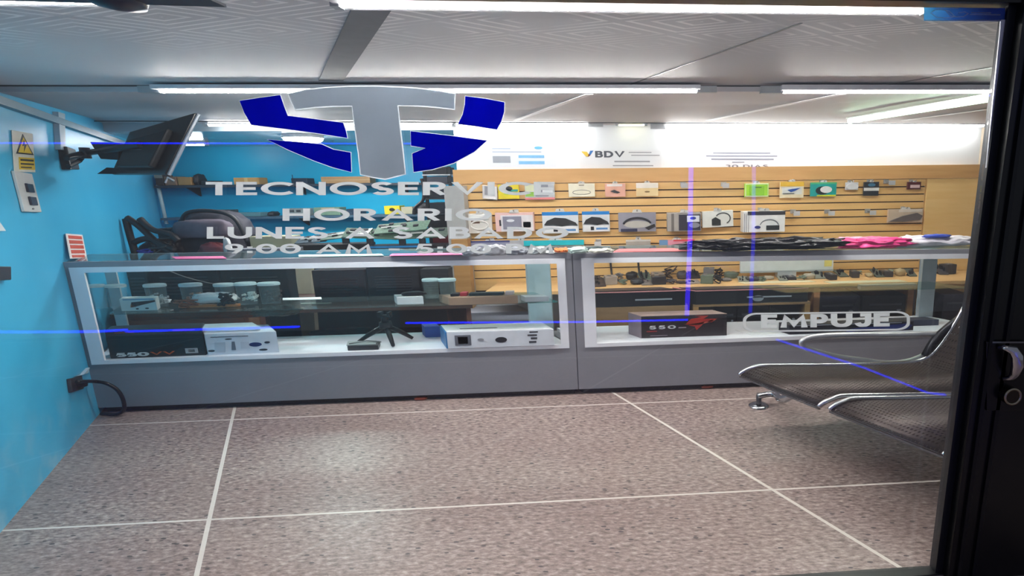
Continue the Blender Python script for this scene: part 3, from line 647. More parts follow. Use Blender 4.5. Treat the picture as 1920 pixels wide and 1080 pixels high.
tangle(atZ(425, 575, zsh), (.06, .04, .1), 16, .008, (28, 30, 40), 'wire_bundle', 'black wire bundle standing in front of the row of jars', seed=8)
f = rest(745, 556, 795, 571, zsh, .1, (226, 232, 234), 'carton', 'plain white carton on the shelf with a black gadget on top', 'carton')
gd = build('gadget', MB().blob(f.o + f.u * .55 + V((0, .05, f.h + .012)), (.09, .04, .018), 4, .1), M((22, 24, 34), .35), smooth=True); tag(gd, 'black oval gadget lying on the plain white carton', 'gadget')
tr = rest(843, 556, 972, 571, zsh, .13, (156, 134, 112), 'cardboard_tray', 'shallow brown cardboard tray full of small goods on the glass shelf', 'tray', side=-.12)
for i, (u, w_, rgb, l) in enumerate([(.06, .12, (30, 32, 40), 'black packet at the jar end of the brown tray'), (.2, .1, (186, 60, 70), 'red and white packet in the brown tray'), (.33, .5, (34, 60, 66), 'long dark green case lying in the brown tray'), (.86, .12, (214, 200, 198), 'pale packet at the open end of the brown tray')]):
    o = build('packet', MB().box(tr(u, 1.0) + V((-.03, .03, 0)), tr.u * w_, (0, .05, 0), (0, 0, .022 + .006 * (i % 2))), M(rgb, .4), bevel=.004); tag(o, l, 'packet', 'goods in the brown tray')
o = rest(985, 556, 1030, 566, zsh, .08, (200, 206, 212), 'packet', 'pale packet beside the aluminium post at the end of the shelf', 'packet')
o = build('reflection_strip', MB().box(atZ(530, 563, zsh), (.3, 0, 0), (-.05, .08, 0), (0, 0, .003)), M((236, 240, 240), .5)); tag(o, 'thin white strip imitating a light reflection on the shelf past the last jar', 'paper')  # white strip stands in for light reflected on the glass shelf
# ---- on the display floor of the first counter
zf = .414
f = rest(207, 618, 385, 670, .4125, .16, (38, 38, 44), 'power_supply_box', 'black box with 550W lettering in the corner of the first counter', 'box', rough=.4, side=-.1, turn=.02)
deco(f, f.t, [('white_lettering', 'text', ('550', .07, .06, .4, .2, .002, .1, .14), (226, 226, 226)), ('orange_lettering', 'text', ('VV', .42, .08, .68, .2, .002, .05, .1), (214, 96, 46)), ('badge', 'rect', (.79, .1, .92, .28), (176, 172, 176)), ('badge_mark', 'rect', (.82, .14, .89, .24), (70, 66, 70)), ('red_print', 'rect', (.1, .9, .3, .95), (120, 60, 56)), ('red_trim', 'rect', (.7, .93, .93, .96), (190, 90, 84))])
f = rest(390, 624, 522, 664, .4135, .22, (226, 226, 236), 'camera_box', 'white box printed with small devices, beside the black box', 'box', side=-.2, turn=.03)
deco(f, f.t, [('print_line', 'rect', (.08, .82, .6, .85), (80, 84, 100)), ('device_print', 'ell', (.32, .72, .05, .03), (30, 30, 40)), ('device_print', 'poly', ([(.1, .12), (.12, .6), (.27, .6), (.25, .12)],), (204, 206, 218)), ('device_print', 'poly', ([(.34, .2), (.36, .6), (.4, .6), (.4, .2)],), (120, 124, 140)), ('device_print', 'ell', (.68, .42, .09, .1), (36, 44, 110)), ('device_print', 'ell', (.78, .16, .06, .05), (30, 30, 44)), ('device_print', 'ell', (.85, .5, .04, .05), (40, 40, 60)), ('device_print', 'ell', (.06, .2, .05, .05), (60, 60, 70)), ('device_print', 'poly', ([(.47, .25), (.48, .58), (.6, .58), (.6, .25)],), (210, 210, 222))])
o = build('flat_carton', MB().box(f.o + V((-.06, .04, f.h + .002)), f.u * .85, (-.15, .14, 0), (0, 0, .03)), M((232, 234, 240), .5), bevel=.004); tag(o, 'flat white carton lying on the printed white box', 'carton')
# phone tripod
tc_ = V((atZ(716, 650, zf).x, atZ(716, 650, zf).y + .1, .4165)); tp = thing('mini_tripod', tc_, 'small black tripod with phone clamp standing in the first counter', 'tripod')
bm_ = M((22, 22, 28), .4); hub = tc_ + V((0, 0, .12))
build('head', MB().tube([hub, hub + V((0, 0, .05))], [.05, .045], 14).tube([hub + V((0, 0, .045)), hub + V((.0, 0, .09))], [.03, .026], 12), bm_, tp, smooth=True)
build('phone_clamp', MB().box(hub + V((-.045, -.015, .085)), (.1, 0, 0), (0, .03, 0), (0, 0, .022)).box(hub + V((-.045, -.03, .1)), (.03, 0, 0), (0, .05, 0), (0, 0, .035)).box(hub + V((.03, -.03, .1)), (.022, 0, 0), (0, .05, 0), (0, 0, .03)), bm_, tp, bevel=.004)
for dx, dy in ((-.22, -.03), (.1, -.13), (.17, .06)):
    build('leg', MB().tube([hub + V((dx * .1, dy * .1, .01)), hub + V((dx * .6, dy * .6, -.05)), tc_ + V((dx, dy, .012))], [.02, .018, .013], 8), bm_, tp, smooth=True)
f = rest(652, 648, 710, 657, zf, .12, (52, 54, 60), 'card_reader', 'grey and black flat gadget lying beside the small tripod', 'gadget', side=-.04)
build('silver_top', MB().box(f.o + V((-.01, .01, f.h)), f.u * .96, (-.04, .1, 0), (0, 0, .006)), M((168, 172, 172), .35, .4), f.t)
build('strap', MB().tube([f.o + V((0, .03, f.h + .01)), f.o + f.u * .5 + V((0, .07, f.h + .018)), f.o + f.u + V((0, .05, f.h + .01))], .005, 6), M((110, 114, 116), .5), f.t)
f = rest(840, 620, 1040, 651, .4165, .22, (214, 220, 228), 'printer_cartridge_box', 'long white box with blue end and round black print in the first counter', 'box', side=-.12)
deco(f, f.t, [('printed_square', 'rect', (.07, .18, .22, .8), (96, 100, 110)), ('square_print', 'rect', (.1, .28, .19, .7), (176, 180, 190)), ('round_print', 'ell', (.5, .45, .055, .17), (34, 36, 44)), ('round_print', 'ell', (.31, .5, .03, .08), (150, 152, 158)), ('symbol_print', 'lines', ([(.77, .82, .85, .9), (.75, .62, .84, .72), (.78, .42, .84, .54), (.76, .2, .83, .32)],), (60, 62, 70))])
build('blue_end', MB().box(f.o + V((-.012, .004, .002)), (.012, 0, 0), f.dv * .98, (0, 0, f.h * .97)), M((40, 120, 180), .45), f.t)
build('printed_top', MB().box(f.o + V((.0, .002, f.h)), f.u * .98, f.dv * .96, (0, 0, .003)), M((236, 238, 242), .5), f.t)
build('top_print_line', MB().box(f.o + f.u * .1 + V((0, .07, f.h + .003)), f.u * .35, (-.01, .012, 0), (0, 0, .002)), M((60, 60, 66), .5), f.t)
o = rest(797, 612, 826, 624, .4165, .1, (36, 80, 160), 'blue_pouch', 'blue pouch tucked at the end of the long white box', 'pouch', Y=4.17)
# ---- second counter
f = rest(1203, 591, 1363, 632, .4195, .14, (44, 38, 44), 'power_supply_box', 'black box marked 550 with a red dragon shape in the second counter', 'box', rough=.4, side=-.1)
build('pale_top', MB().box(f.o + V((0, .001, f.h)), f.u, f.dv, (0, 0, .003)), M((196, 168, 160), .5), f.t)
build('pale_side', MB().box(f.o + V((-.003, .001, 0)), (.003, 0, 0), f.dv, (0, 0, f.h)), M((150, 134, 144), .5), f.t)
deco(f, f.t, [('white_lettering', 'text', ('550', .09, .4, .4, .56, .002, .2, .1), (222, 222, 226)), ('small_print', 'rect', (.43, .42, .52, .46), (190, 170, 180)), ('print_line', 'rect', (.1, .1, .3, .115), (190, 170, 180)),
    ('red_dragon', 'poly', ([(.52, .62), (.58, .82), (.7, .9), (.62, .96), (.78, .95), (.72, .8), (.86, .8), (.82, .64), (.74, .7), (.7, .5), (.64, .3), (.62, .48), (.56, .52)],), (196, 52, 40)), ('red_swoosh', 'poly', ([(.5, .58), (.66, .62), (.88, .8), (.84, .7), (.66, .54)],), (230, 90, 70)), ('red_print', 'rect', (.06, .28, .18, .33), (150, 40, 44))])
f = rest(1480, 606, 1712, 624, .4225, .1, (30, 32, 44), 'keyboard_box', 'long flat black box lying behind the EMPUJE sign', 'box', side=-.06)
deco(f, f.t, [('blue_print', 'poly', ([(.45, .1), (.5, .45), (.95, .8), (.99, .6), (.96, .2)],), (34, 50, 120)), ('pale_line', 'rect', (.05, .88, .9, .94), (170, 172, 184))])
f = rest(1690, 600, 1760, 612, .4235, .1, (60, 66, 86), 'packet', 'dark grey packet by the aluminium post of the second counter', 'packet')
o = build('paper_sheet', MB().box(V((.95, YF + .06, .4225)), (.4, 0, 0), (-.1, .16, 0), (0, 0, .003)), M((240, 240, 244), .5)); tag(o, 'white sheet lying on the display floor next to the dragon box', 'paper')

# ---- on top of the counters
def ontop(x, y, x2=None):
    p = atZ(x, y, 1.12); return p
zT1, zT2 = 1.1405, 1.125
def sheet(pts, z, rgb, label, name='paper', th=.004, rough=.45):
    P_ = [V((*atZ(x, y, z).xy, z)) for x, y in pts]; o = build(name, MB().prism(P_, (0, 0, th)), M(rgb, rough)); return tag(o, label, 'paper' if name == 'paper' else name, None)
sheet([(330, 486), (425, 485), (418, 481), (322, 482)], 1.138, (236, 110, 170), 'pink strip of paper on the counter top towards the blue wall')
sheet([(730, 480), (880, 477.5), (885, 474.5), (735, 476.5)], 1.135, (240, 130, 176), 'pink strip of paper on the counter top below the opening hours')
sheet([(560, 482), (720, 479.5), (715, 476.5), (560, 478.5)], 1.136, (196, 226, 214), 'pale green strip of paper on the counter top')
sheet([(1150, 473), (1300, 471), (1262, 466), (1160, 467.5)], 1.122, (232, 130, 136), 'pink card sheet on the counter beside the black bag')
sheet([(885, 477), (1060, 474), (1070, 470), (890, 473)], 1.13, (214, 220, 222), 'pale sheet below the loose packets on the counter top')
# red and white card standing in the corner
f = Face(onW(131, 485, .03), onW(162, 484, .03) - onW(131, 485, .03), onW(122, 438, .01) - onW(131, 485, .03))
c = f(.5, 0); cd = thing('price_card', c, 'red and white card leaning on the blue wall at the counter end', 'card')
build('card_sheet', f.rect(0, 0, 1, 1, .004), M((232, 222, 220), .5), cd); f.o += f.n * .004
build('red_print', f.lines([(.1, .04, .85, .14), (.1, .2, .9, .34), (.1, .4, .9, .54), (.1, .6, .9, .74), (.1, .8, .9, .93)], .002), M((206, 84, 66), .5), cd)
# bags
def bag(x0, x1, y0, y1, z, d, rgb, label, seed, rough=.3, amp=.35, root=None, name='plastic_bag'):
    Yq = atZ((x0 + x1) / 2, y1, z).y + d * .5; a = atY(x0, y1, Yq); b = atY(x1, y1, Yq); hh = atY((x0 + x1) / 2, y0, Yq).z - z
    c = V(((a.x + b.x) / 2, Yq, z + hh * .44)); m = MB().blob(c, ((b.x - a.x) / 2, d / 2, hh * .55), seed, amp, 3.2, 60, 24, .75)
    for i, v in enumerate(m.v): v.z += .018 * noise.noise(V((v.x * 9, v.y * 14, seed))) * (1 if v.z > z + .02 else 0); v.z = max(v.z, z)
    return build(name, m, M(rgb, rough, 0, .1, 20, .5), root, smooth=True), c
o, c = bag(1290, 1572, 447, 470, zT2, .26, (14, 14, 20), 'x', 3, .22); tag(o, 'crumpled black plastic bag lying on the counter', 'bag')
mb = MB(); rnd = random.Random(4)
o, c = bag(1566, 1700, 446, 466, 1.105, .22, (232, 70, 140), 'x', 5, .3); tag(o, 'bright pink plastic bag between the black bag and the white bag', 'bag')
o, c = bag(1660, 1830, 443, 463, 1.100, .24, (232, 226, 236), 'x', 9, .35, .25); tag(o, 'white plastic bag with a blue mark beside the door post', 'bag')
mk = build('blue_mark', MB().blob(c + V((-.02, -.1, .052)), (.11, .03, .016), 2, .3), M((60, 80, 180), .4), o, smooth=True)
o, c = bag(1572, 1640, 444, 452, 1.14, .14, (240, 180, 205), 'x', 11, .4); tag(o, 'pale pink bag end folded over the bright pink bag', 'bag')
# loose goods at the middle of the counter top
rnd = random.Random(12)
goods = [(868, 905, 462, 481, (140, 144, 152), 'grey pouch behind the last digit of the hours'), (908, 952, 458, 480, (156, 158, 164), 'clear blister pouch lying on the counter under the M'),
 (950, 990, 464, 479, (128, 132, 142), 'grey packet with a dark label on the counter middle'), (990, 1024, 462, 478, (160, 166, 168), 'pale packet near the orange one on the counter'),
 (1040, 1068, 464, 474, (224, 120, 60), 'small orange packet on the counter top'), (1066, 1102, 463, 476, (170, 190, 184), 'pale green packet at the middle of the counter'), (1104, 1150, 466, 475, (186, 186, 176), 'flat cream packet next to the pink card sheet')]
for i, (x0, x1, y0, y1, c_, l) in enumerate(goods):
    o, c = bag(x0, x1, y0, y1, 1.1345 - .002 * (i > 3), .1, c_, l, 20 + i, .35, .2, name='packet'); tag(o, l, 'packet', 'loose packets on the counter top')

# ================================================================== GOODS ON THE SLOTTED BOARD
def hook(x, y, label, L=.12):
    p = atY(x, y, YS - .012); t = thing('peg_hook', p, label, 'hook', 'chrome hooks on the slotted board')
    build('hook_plate', MB().aabb((p.x - .03, YS - .012, p.z - .02), (p.x + .03, YS, p.z + .025)), M((190, 188, 184), .3, .6), t, bevel=.003)
    build('hook_rod', MB().tube([(p.x, YS - .01, p.z - .005), (p.x, YS - L, p.z - .005), (p.x, YS - L - .01, p.z + .012)], .005, 7), M((206, 206, 206), .25, .8), t, smooth=True)
    build('price_tab', MB().aabb((p.x - .034, YS - L - .018, p.z - .035), (p.x + .034, YS - L - .013, p.z + .012)), M((200, 200, 202), .4), t)
def pack(x0, y0, x1, y1, rgb, label, cat='pack', dec=(), d=.025, off=.05, tilt=0., hk=True, name='blister_pack', th_rough=.4):
    Yp = YS - off; a = atY(x0, y1, Yp); b = atY(x1, y1, Yp); zb = (a.z + b.z) / 2; zt_ = atY((x0 + x1) / 2, y0, Yp).z
    t = thing(name, ((a.x + b.x) / 2, Yp, zb), label, cat, 'packs hanging on the slotted board')
    u = V((b.x - a.x, 0, tilt * (b.x - a.x))); v = V((-tilt * .45 * (zt_ - zb) * 0 - tilt * .8 * (b.x - a.x) * .6, 0, zt_ - zb))
    f = Face((a.x, Yp - d, zb), u, v)
    build('backing_card', MB().prism([f(0, 0), f(1, 0), f(1, 1), f(0, 1)], (0, d, 0)), M(rgb, th_rough), t, bevel=.003)
    build('hang_tab', MB().prism([f(.36, .96), f(.64, .96), f(.6, 1.14), f(.4, 1.14)], (0, .004, 0)), M((214, 214, 210), .4), t)
    deco(f, t, dec)
    if hk:
        p = f(.5, 1.06); h = thing('peg_hook', (p.x, YS - .03, p.z), 'chrome hook carrying the ' + ' '.join(label.split(',')[0].split()[:11]), 'hook', 'chrome hooks on the slotted board')
        build('hook_rod', MB().tube([(p.x, YS, p.z + .002), (p.x, Yp - d - .02, p.z + .002), (p.x, Yp - d - .03, p.z + .014)], .005, 7), M((206, 206, 206), .25, .8), h, smooth=True)
        build('hook_plate', MB().aabb((p.x - .022, YS - .008, p.z - .012), (p.x + .022, YS, p.z + .018)), M((190, 188, 184), .3, .6), h)
    return t, f
def loop(cx, cy, rx_, ry_, a0=0, a1=360, n_=20): return [(cx + rx_ * math.cos(math.radians(a0 + (a1 - a0) * i / n_)), cy + ry_ * math.sin(math.radians(a0 + (a1 - a0) * i / n_))) for i in range(n_ + 1)]
pack(906, 347, 933, 372, (214, 212, 212), 'tilted white pack, first of the upper row', dec=[('grey_insert', 'rect', (.15, .3, .85, .95), (150, 152, 158)), ('white_foot', 'rect', (.1, .05, .9, .2), (240, 236, 234))], tilt=-.12)
pack(936, 346, 975, 373, (236, 214, 34), 'yellow pack with black and teal picture', dec=[('black_gadget', 'ell', (.48, .72, .22, .16), (30, 26, 30)), ('teal_print', 'rect', (.45, .5, .95, .66), (40, 150, 140)), ('lime_print', 'poly', ([(.2, .35), (.9, .5), (.9, .35), (.4, .28)],), (190, 214, 40))])
pack(986, 345, 1041, 374, (196, 198, 202), 'grey and white pack with pink foot', dec=[('pink_foot', 'rect', (0, 0, 1, .13), (238, 140, 140)), ('green_print', 'rect', (.02, .2, .3, .5), (150, 200, 80)), ('cream_print', 'rect', (.02, .55, .32, .95), (214, 218, 180)), ('grey_blister', 'rect', (.36, .2, .8, .98, .012), (138, 140, 150)), ('white_print', 'rect', (.6, .3, .95, .7, .013), (220, 222, 226))])
t, f = pack(1067, 344, 1116, 369, (238, 232, 208), 'cream pack with outlined earphone cable', dec=[('cable_outline', 'line', (loop(.5, .34, .34, .17), .003), (150, 150, 140)), ('slot', 'rect', (.4, .84, .6, .9), (120, 110, 96))])
pack(1135, 344, 1173, 369, (236, 178, 156), 'salmon pink pack with small black plug', dec=[('black_plug', 'poly', ([(.25, .42), (.45, .52), (.75, .34), (.6, .26), (.4, .34)], .014), (24, 22, 26)), ('pale_head', 'rect', (.1, .78, .85, .95), (236, 226, 220))])
pack(1193, 343, 1234, 368, (242, 214, 160), 'beige pack with white header', dec=[('white_header', 'rect', (0, .62, 1, 1), (240, 232, 220)), ('small_plug', 'ell', (.5, .34, .12, .06, .01), (150, 120, 80))])
pack(1395, 344, 1440, 369, (176, 232, 60), 'lime green pack with pale rim', dec=[('rim', 'line', ([(.04, .05), (.04, .95), (.96, .95), (.96, .05), (.04, .05)], .006), (226, 240, 190)), ('green_blister', 'rect', (.2, .12, .8, .8, .014), (150, 214, 50)), ('slot', 'rect', (.42, .68, .68, .73, .016), (40, 90, 40))])
pack(1461, 341, 1505, 371, (240, 226, 190), 'yellow topped pack with blue plug', dec=[('yellow_header', 'rect', (0, .72, 1, 1), (244, 196, 60)), ('white_window', 'rect', (.08, .22, .92, .66), (232, 234, 226)), ('blue_plug', 'poly', ([(.3, .5), (.5, .56), (.85, .62), (.6, .42), (.45, .36)], .01), (30, 80, 160)), ('foot_print', 'rect', (.12, .24, .6, .3), (70, 90, 80))])
pack(1518, 342, 1566, 368, (26, 166, 160), 'teal pack with a white mouse', dec=[('dark_oval', 'ell', (.45, .42, .26, .3, .006), (24, 44, 44)), ('white_mouse', 'ell', (.58, .48, .22, .24, .02), (238, 238, 236)), ('green_header', 'rect', (0, .88, 1, 1), (80, 190, 130)), ('yellow_foot', 'rect', (.25, .0, .98, .1), (220, 226, 40))])
pack(1584, 342, 1607, 356, (206, 206, 210), 'small round silver pack', dec=[('silver_disc', 'ell', (.5, .45, .48, .4, .012), (226, 226, 228))])
pack(1617, 341, 1645, 367, (48, 50, 54), 'black pack with a white band', dec=[('white_band', 'rect', (0, .36, 1, .58), (232, 232, 230)), ('blue_print', 'ell', (.5, .78, .24, .12, .006), (70, 120, 150))])
pack(1699, 341, 1724, 355, (86, 34, 32), 'dark red pack, last of the upper row', dec=[('pale_print', 'rect', (.2, .2, .9, .6), (230, 200, 200))])
for x, y, l in [(1281, 346, 'bare hook right after the beige pack'), (1357, 346, 'bare hook before the lime green pack'), (1662, 341, 'bare hook between the black pack and the dark red pack'),
                (1487, 397, 'bare hook next to the white adapter pack in the middle row'), (1551, 397, 'bare hook in the middle row under the teal pack'), (1627, 396, 'bare hook in the middle row under the black pack'), (1122, 453, 'bare hook in the lowest row past the turquoise stick')]:
    hook(x, y, l)
# middle row
t, f = pack(880, 400, 925, 437, (224, 220, 214), 'white charger and cable in clear wrap', dec=[('white_plug', 'rect', (.1, .72, .9, .95, .03), (244, 244, 242)), ('cable_loop', 'line', (loop(.5, .42, .36, .22, 0, 680, 40), .007, .02), (236, 234, 230)), ('dark_window', 'rect', (.15, .5, .5, .66), (110, 84, 70))])
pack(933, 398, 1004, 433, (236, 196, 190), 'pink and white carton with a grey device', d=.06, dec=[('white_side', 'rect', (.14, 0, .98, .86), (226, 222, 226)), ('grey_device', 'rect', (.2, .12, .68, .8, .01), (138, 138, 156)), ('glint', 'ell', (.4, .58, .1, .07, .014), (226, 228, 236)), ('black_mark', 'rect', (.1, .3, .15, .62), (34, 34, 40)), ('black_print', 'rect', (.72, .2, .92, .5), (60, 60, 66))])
for q in ((1019, 397, 1086, 437, 'blue topped pack with a coiled black cable', 'the larger'), (1093, 396, 1144, 434, 'narrower blue topped pack with a black cable hook', 'x')):
    pack(*q[:4], (222, 226, 230), q[4], d=.03, dec=[('blue_header', 'rect', (0, .84, 1, 1), (20, 130, 206)), ('black_cable', 'poly', ([(.05, .4), (.14, .6), (.35, .74), (.65, .7), (.92, .5), (.98, .36), (.8, .4), (.55, .34), (.3, .4)], .022), (30, 30, 34)), ('white_label', 'rect', (.06, .04, .95, .34, .006), (236, 238, 240)), ('plug_print', 'rect', (.3, .08, .42, .26, .008), (34, 34, 40)), ('blue_print', 'rect', (.5, .1, .92, .2, .008), (90, 140, 196))])
t, f = pack(1160, 398, 1230, 434, (150, 148, 160), 'grey clear bag with a dark cable', dec=[('pale_window', 'ell', (.5, .38, .36, .18, .006), (190, 186, 178)), ('dark_cable', 'line', (loop(.5, .3, .38, .42, 20, 165), .011, .016), (44, 46, 56)), ('dark_foot', 'rect', (.06, 0, .5, .16), (40, 44, 76)), ('black_plug', 'poly', ([(.7, .2), (.96, .4), (.98, .26), (.8, .08)], .016), (40, 34, 34))], name='cable_bag')
t, f = pack(1250, 398, 1312, 432, (176, 170, 164), 'stack of dark boxed cables behind the upright blue light', d=.1, dec=[('dark_front', 'rect', (.34, .04, .98, .9, .004), (48, 44, 58)), ('white_label', 'rect', (.58, .5, .95, .84, .008), (226, 228, 236)), ('blue_print', 'ell', (.76, .7, .09, .08, .01), (40, 60, 150)), ('grey_stripe', 'rect', (.12, .0, .2, .96), (120, 114, 110)), ('grey_cable', 'ell', (.8, .32, .16, .14, .014), (140, 140, 150))])
pack(1316, 396, 1373, 426, (232, 234, 228), 'white pack with a round cable and black adapter', d=.06, tilt=.04, dec=[('cable_ring', 'line', (loop(.66, .52, .24, .34, -60, 150), .006, .008), (70, 72, 72)), ('black_adapter', 'poly', ([(.3, .14), (.3, .5), (.42, .62), (.58, .44), (.58, .12)], .02), (40, 42, 42))])
t, f = pack(1388, 395, 1464, 433, (234, 236, 236), 'large white adapter pack with black header', d=.14, dec=[('black_header', 'rect', (.1, .82, 1, 1, .004), (52, 52, 58)), ('cable_arc', 'line', (loop(.62, .3, .22, .3, 10, 170), .005, .006), (120, 126, 136)), ('dark_plug', 'rect', (.55, .1, .86, .32, .01), (44, 48, 50)), ('blue_plug', 'ell', (.34, .24, .07, .07, .01), (40, 48, 120)), ('pack_edges', 'lines', ([(.02, 0, .035, .9), (.07, 0, .08, .9), (.12, 0, .13, .9)], .005), (150, 150, 156))])
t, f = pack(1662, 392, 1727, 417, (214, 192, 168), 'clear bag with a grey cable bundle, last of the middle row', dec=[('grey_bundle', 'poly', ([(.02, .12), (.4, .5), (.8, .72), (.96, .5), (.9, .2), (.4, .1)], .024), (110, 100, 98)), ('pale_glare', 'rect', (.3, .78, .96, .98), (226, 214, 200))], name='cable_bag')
# lowest row, partly hidden by the counter top
pack(885, 451, 958, 470, (150, 152, 176), 'row of grey pouches low on the board behind the hours lettering', dec=[('blue_header', 'rect', (0, .84, 1, 1), (70, 76, 130))])
pack(958, 450, 1000, 470, (176, 178, 184), 'grey pouch beside the turquoise stick', dec=[('print', 'rect', (.3, .1, .6, .3), (60, 60, 66))])
t, f = pack(990, 450, 1096, 470, (200, 214, 214), 'pack with a long turquoise stick', dec=[('turquoise_stick', 'rect', (-.05, .55, 1, 1, .02), (10, 186, 200))])
pack(1174, 449, 1220, 468, (176, 168, 158), 'grey pack with dark gadget low on the board', dec=[('dark_gadget', 'ell', (.6, .28, .22, .14, .012), (90, 84, 84)), ('pale_header', 'rect', (0, .84, 1, 1), (214, 210, 204))])
t, f = pack(1236, 449, 1302, 470, (226, 150, 166), 'pink and blue pack beside the black bag', dec=[('blue_part', 'rect', (0, 0, .24, 1), (110, 150, 190)), ('red_header', 'rect', (.4, .86, 1, 1), (226, 70, 80)), ('white_print', 'rect', (.45, .3, .72, .55), (236, 226, 230))])
# ---- notices on the white wall above
def notice(x0, y0, x1, y1, rgb, label, items):
    a = atY(x0, y1, YS + .029); b = atY(x1, y1, YS + .029); zt_ = atY(x0, y0, YS + .029).z
    f = Face((a.x, YS + .026, a.z), (b.x - a.x, 0, b.z - a.z), (0, 0, zt_ - a.z)); t = thing('notice', (f(.5, 0)), label, 'notice', 'paper notices on the rear wall')
    build('paper_sheet', MB().prism([f(0, 0), f(1, 0), f(1, 1), f(0, 1)], (0, .004, 0)), M(rgb, .5, 0, .01), t); deco(f, t, items); return f
notice(915, 271, 1042, 314, (214, 224, 236), 'pale blue notice over the slotted board, the first from the emblem', [('heading_print', 'lines', ([(.08, .8, .35, .84), (.08, .66, .8, .7)],), (150, 164, 184)), ('blue_dot', 'ell', (.76, .86, .06, .07), (90, 160, 214)), ('grey_print', 'lines', ([(.08, .2, .34, .5),],), (150, 156, 166)), ('blue_print', 'lines', ([(.46, .42, .84, .54), (.46, .14, .84, .28)],), (120, 180, 224))])
notice(1088, 281, 1240, 315, (226, 228, 232), 'bank payment notice with three dark capitals in the middle', [('yellow_mark', 'poly', ([(.02, .92), (.09, .9), (.12, .66), (.08, .62)],), (226, 190, 60)), ('blue_mark', 'poly', ([(.1, .62), (.13, .7), (.17, .96), (.13, .96)],), (40, 110, 180)), ('red_mark', 'poly', ([(.1, .6), (.11, .8), (.13, .7)],), (206, 70, 60)), ('heading_lettering', 'text', ('BDV', .19, .58, .55, .94, .002, .12, .12), (70, 74, 84)), ('fine_print', 'lines', ([(.6, .84, .88, .89), (.63, .68, .98, .73), (.42, .32, .86, .4), (.4, .1, .9, .16)],), (150, 152, 160))])
notice(1304, 284, 1466, 315, (222, 224, 234), 'grey notice with centred lines ending in 30 DIAS', [('fine_print', 'lines', ([(.2, .88, .86, .94), (.12, .7, .94, .76), (.18, .5, .9, .57), (.42, .32, .56, .38)],), (140, 144, 160)), ('lettering', 'text', ('30 DIAS', .34, .02, .84, .2), (120, 124, 140))])

# ================================================================== WORK BENCH BEHIND THE SECOND COUNTER
wb = thing('work_bench', (1., 4.9, 0), 'wooden repair bench under the slotted board behind the counters', 'bench')
zbn = .65
bx0 = atY(905, 540, 4.8).x; bx1 = 3.85
build('bench_top', MB().aabb((bx0, 4.8, zbn - .03), (bx1 - .1, YS - .03, zbn)), woodc('bench_top_wood', (222, 176, 116), (236, 194, 136)), wb)
0 and build('dark_shelf', MB().aabb((bx0, 4.95, .52), (bx1 - .5, YS - .05, .54)), M((60, 52, 52), .5), wb)
for x in (1525, 1700):
    p = atY(x, 580, 4.82).x; build('leg_panel', MB().aabb((p, 4.82, 0), (p + .06, YS - .06, zbn - .03)), woodc('leg_wood', (166, 118, 76), (184, 134, 88)), wb)
o = build('drawer_unit', MB().aabb((atY(1108, 600, 4.6).x, 4.6, .0), (atY(1290, 600, 4.6).x, 5.3, .525)), woodm, bevel=.004); tag(o, 'plain wooden drawer unit under the bench, left of the dragon box', 'drawer unit')
o['label'] = 'plain brown wooden cabinet under the bench, seen above the blue light line'
o = build('wooden_post', MB().aabb((atY(856, 560, 5.2).x, 5.2, 0), (atY(886, 560, 5.2).x, 5.3, 1.12)), woodc('post_wood', (172, 128, 74), (190, 146, 90))); tag(o, 'upright wooden board end beside the slotted board, seen through the first counter', 'board')
o = build('pillar', MB().aabb((atY(838, 420, 5.25).x, 5.25, .0), (atY(874, 420, 5.25).x, 5.38, zr(343))), M((172, 172, 170), .4)); tag(o, 'pale grey upright post at the start of the slotted board', 'post')
def laptop(x0, y0, x1, y1, z, d, label):
    f = rest(x0, y0, x1, y1, z, d, (20, 22, 28), 'console_case', label, 'case', rough=.35, side=-.2, Y=4.605)
    build('pink_edge', MB().tube([f(0, 1) + V((0, -.002, 0)), f(1, 1) + V((0, -.002, 0))], .006, 6), M((216, 140, 140), .4), f.t)
    build('side_edge', MB().tube([f(0, 1), f(0, 1) + f.dv], .006, 6), M((216, 140, 140), .4), f.t)
    build('pale_stripe', f.rect(.45, .4, .85, .5), M((170, 170, 180), .4), f.t)
    rnd = random.Random(int(x0)); 
    build('board_tray', MB().box(f.o + f.dv * .15 + V((.03, 0, f.h)), f.u * .9, f.dv * .7, (0, 0, .008)), M((70, 62, 68), .4), f.t)
    return f
f1 = laptop(1112, 547, 1286, 561, .5265, .19, 'black case with a pink edge on the bench over the brown cabinet')
f2 = laptop(1305, 543, 1515, 562, .5265, .19, 'wider black case with a pink edge behind the second counter')
build('round_logo', f2.ell(.55, .35, .05, .22), M((150, 150, 160), .4), f2.t)
oc = thing('open_cabinet', (atY(1405, 600, 4.6).x, 4.6, 0), 'open fronted wooden cabinet under the bench behind the sign', 'cabinet')
c0_, c1_ = atY(1300, 600, 4.6).x, atY(1518, 600, 4.6).x
build('top_panel', MB().aabb((c0_, 4.6, .505), (c1_, 5.3, .525)), woodm, oc)
for x in (c0_, c1_ - .05): build('side_panel', MB().aabb((x, 4.6, 0), (x + .05, 5.3, .505)), woodc('side_wood', (176, 128, 80), (194, 144, 92)), oc)
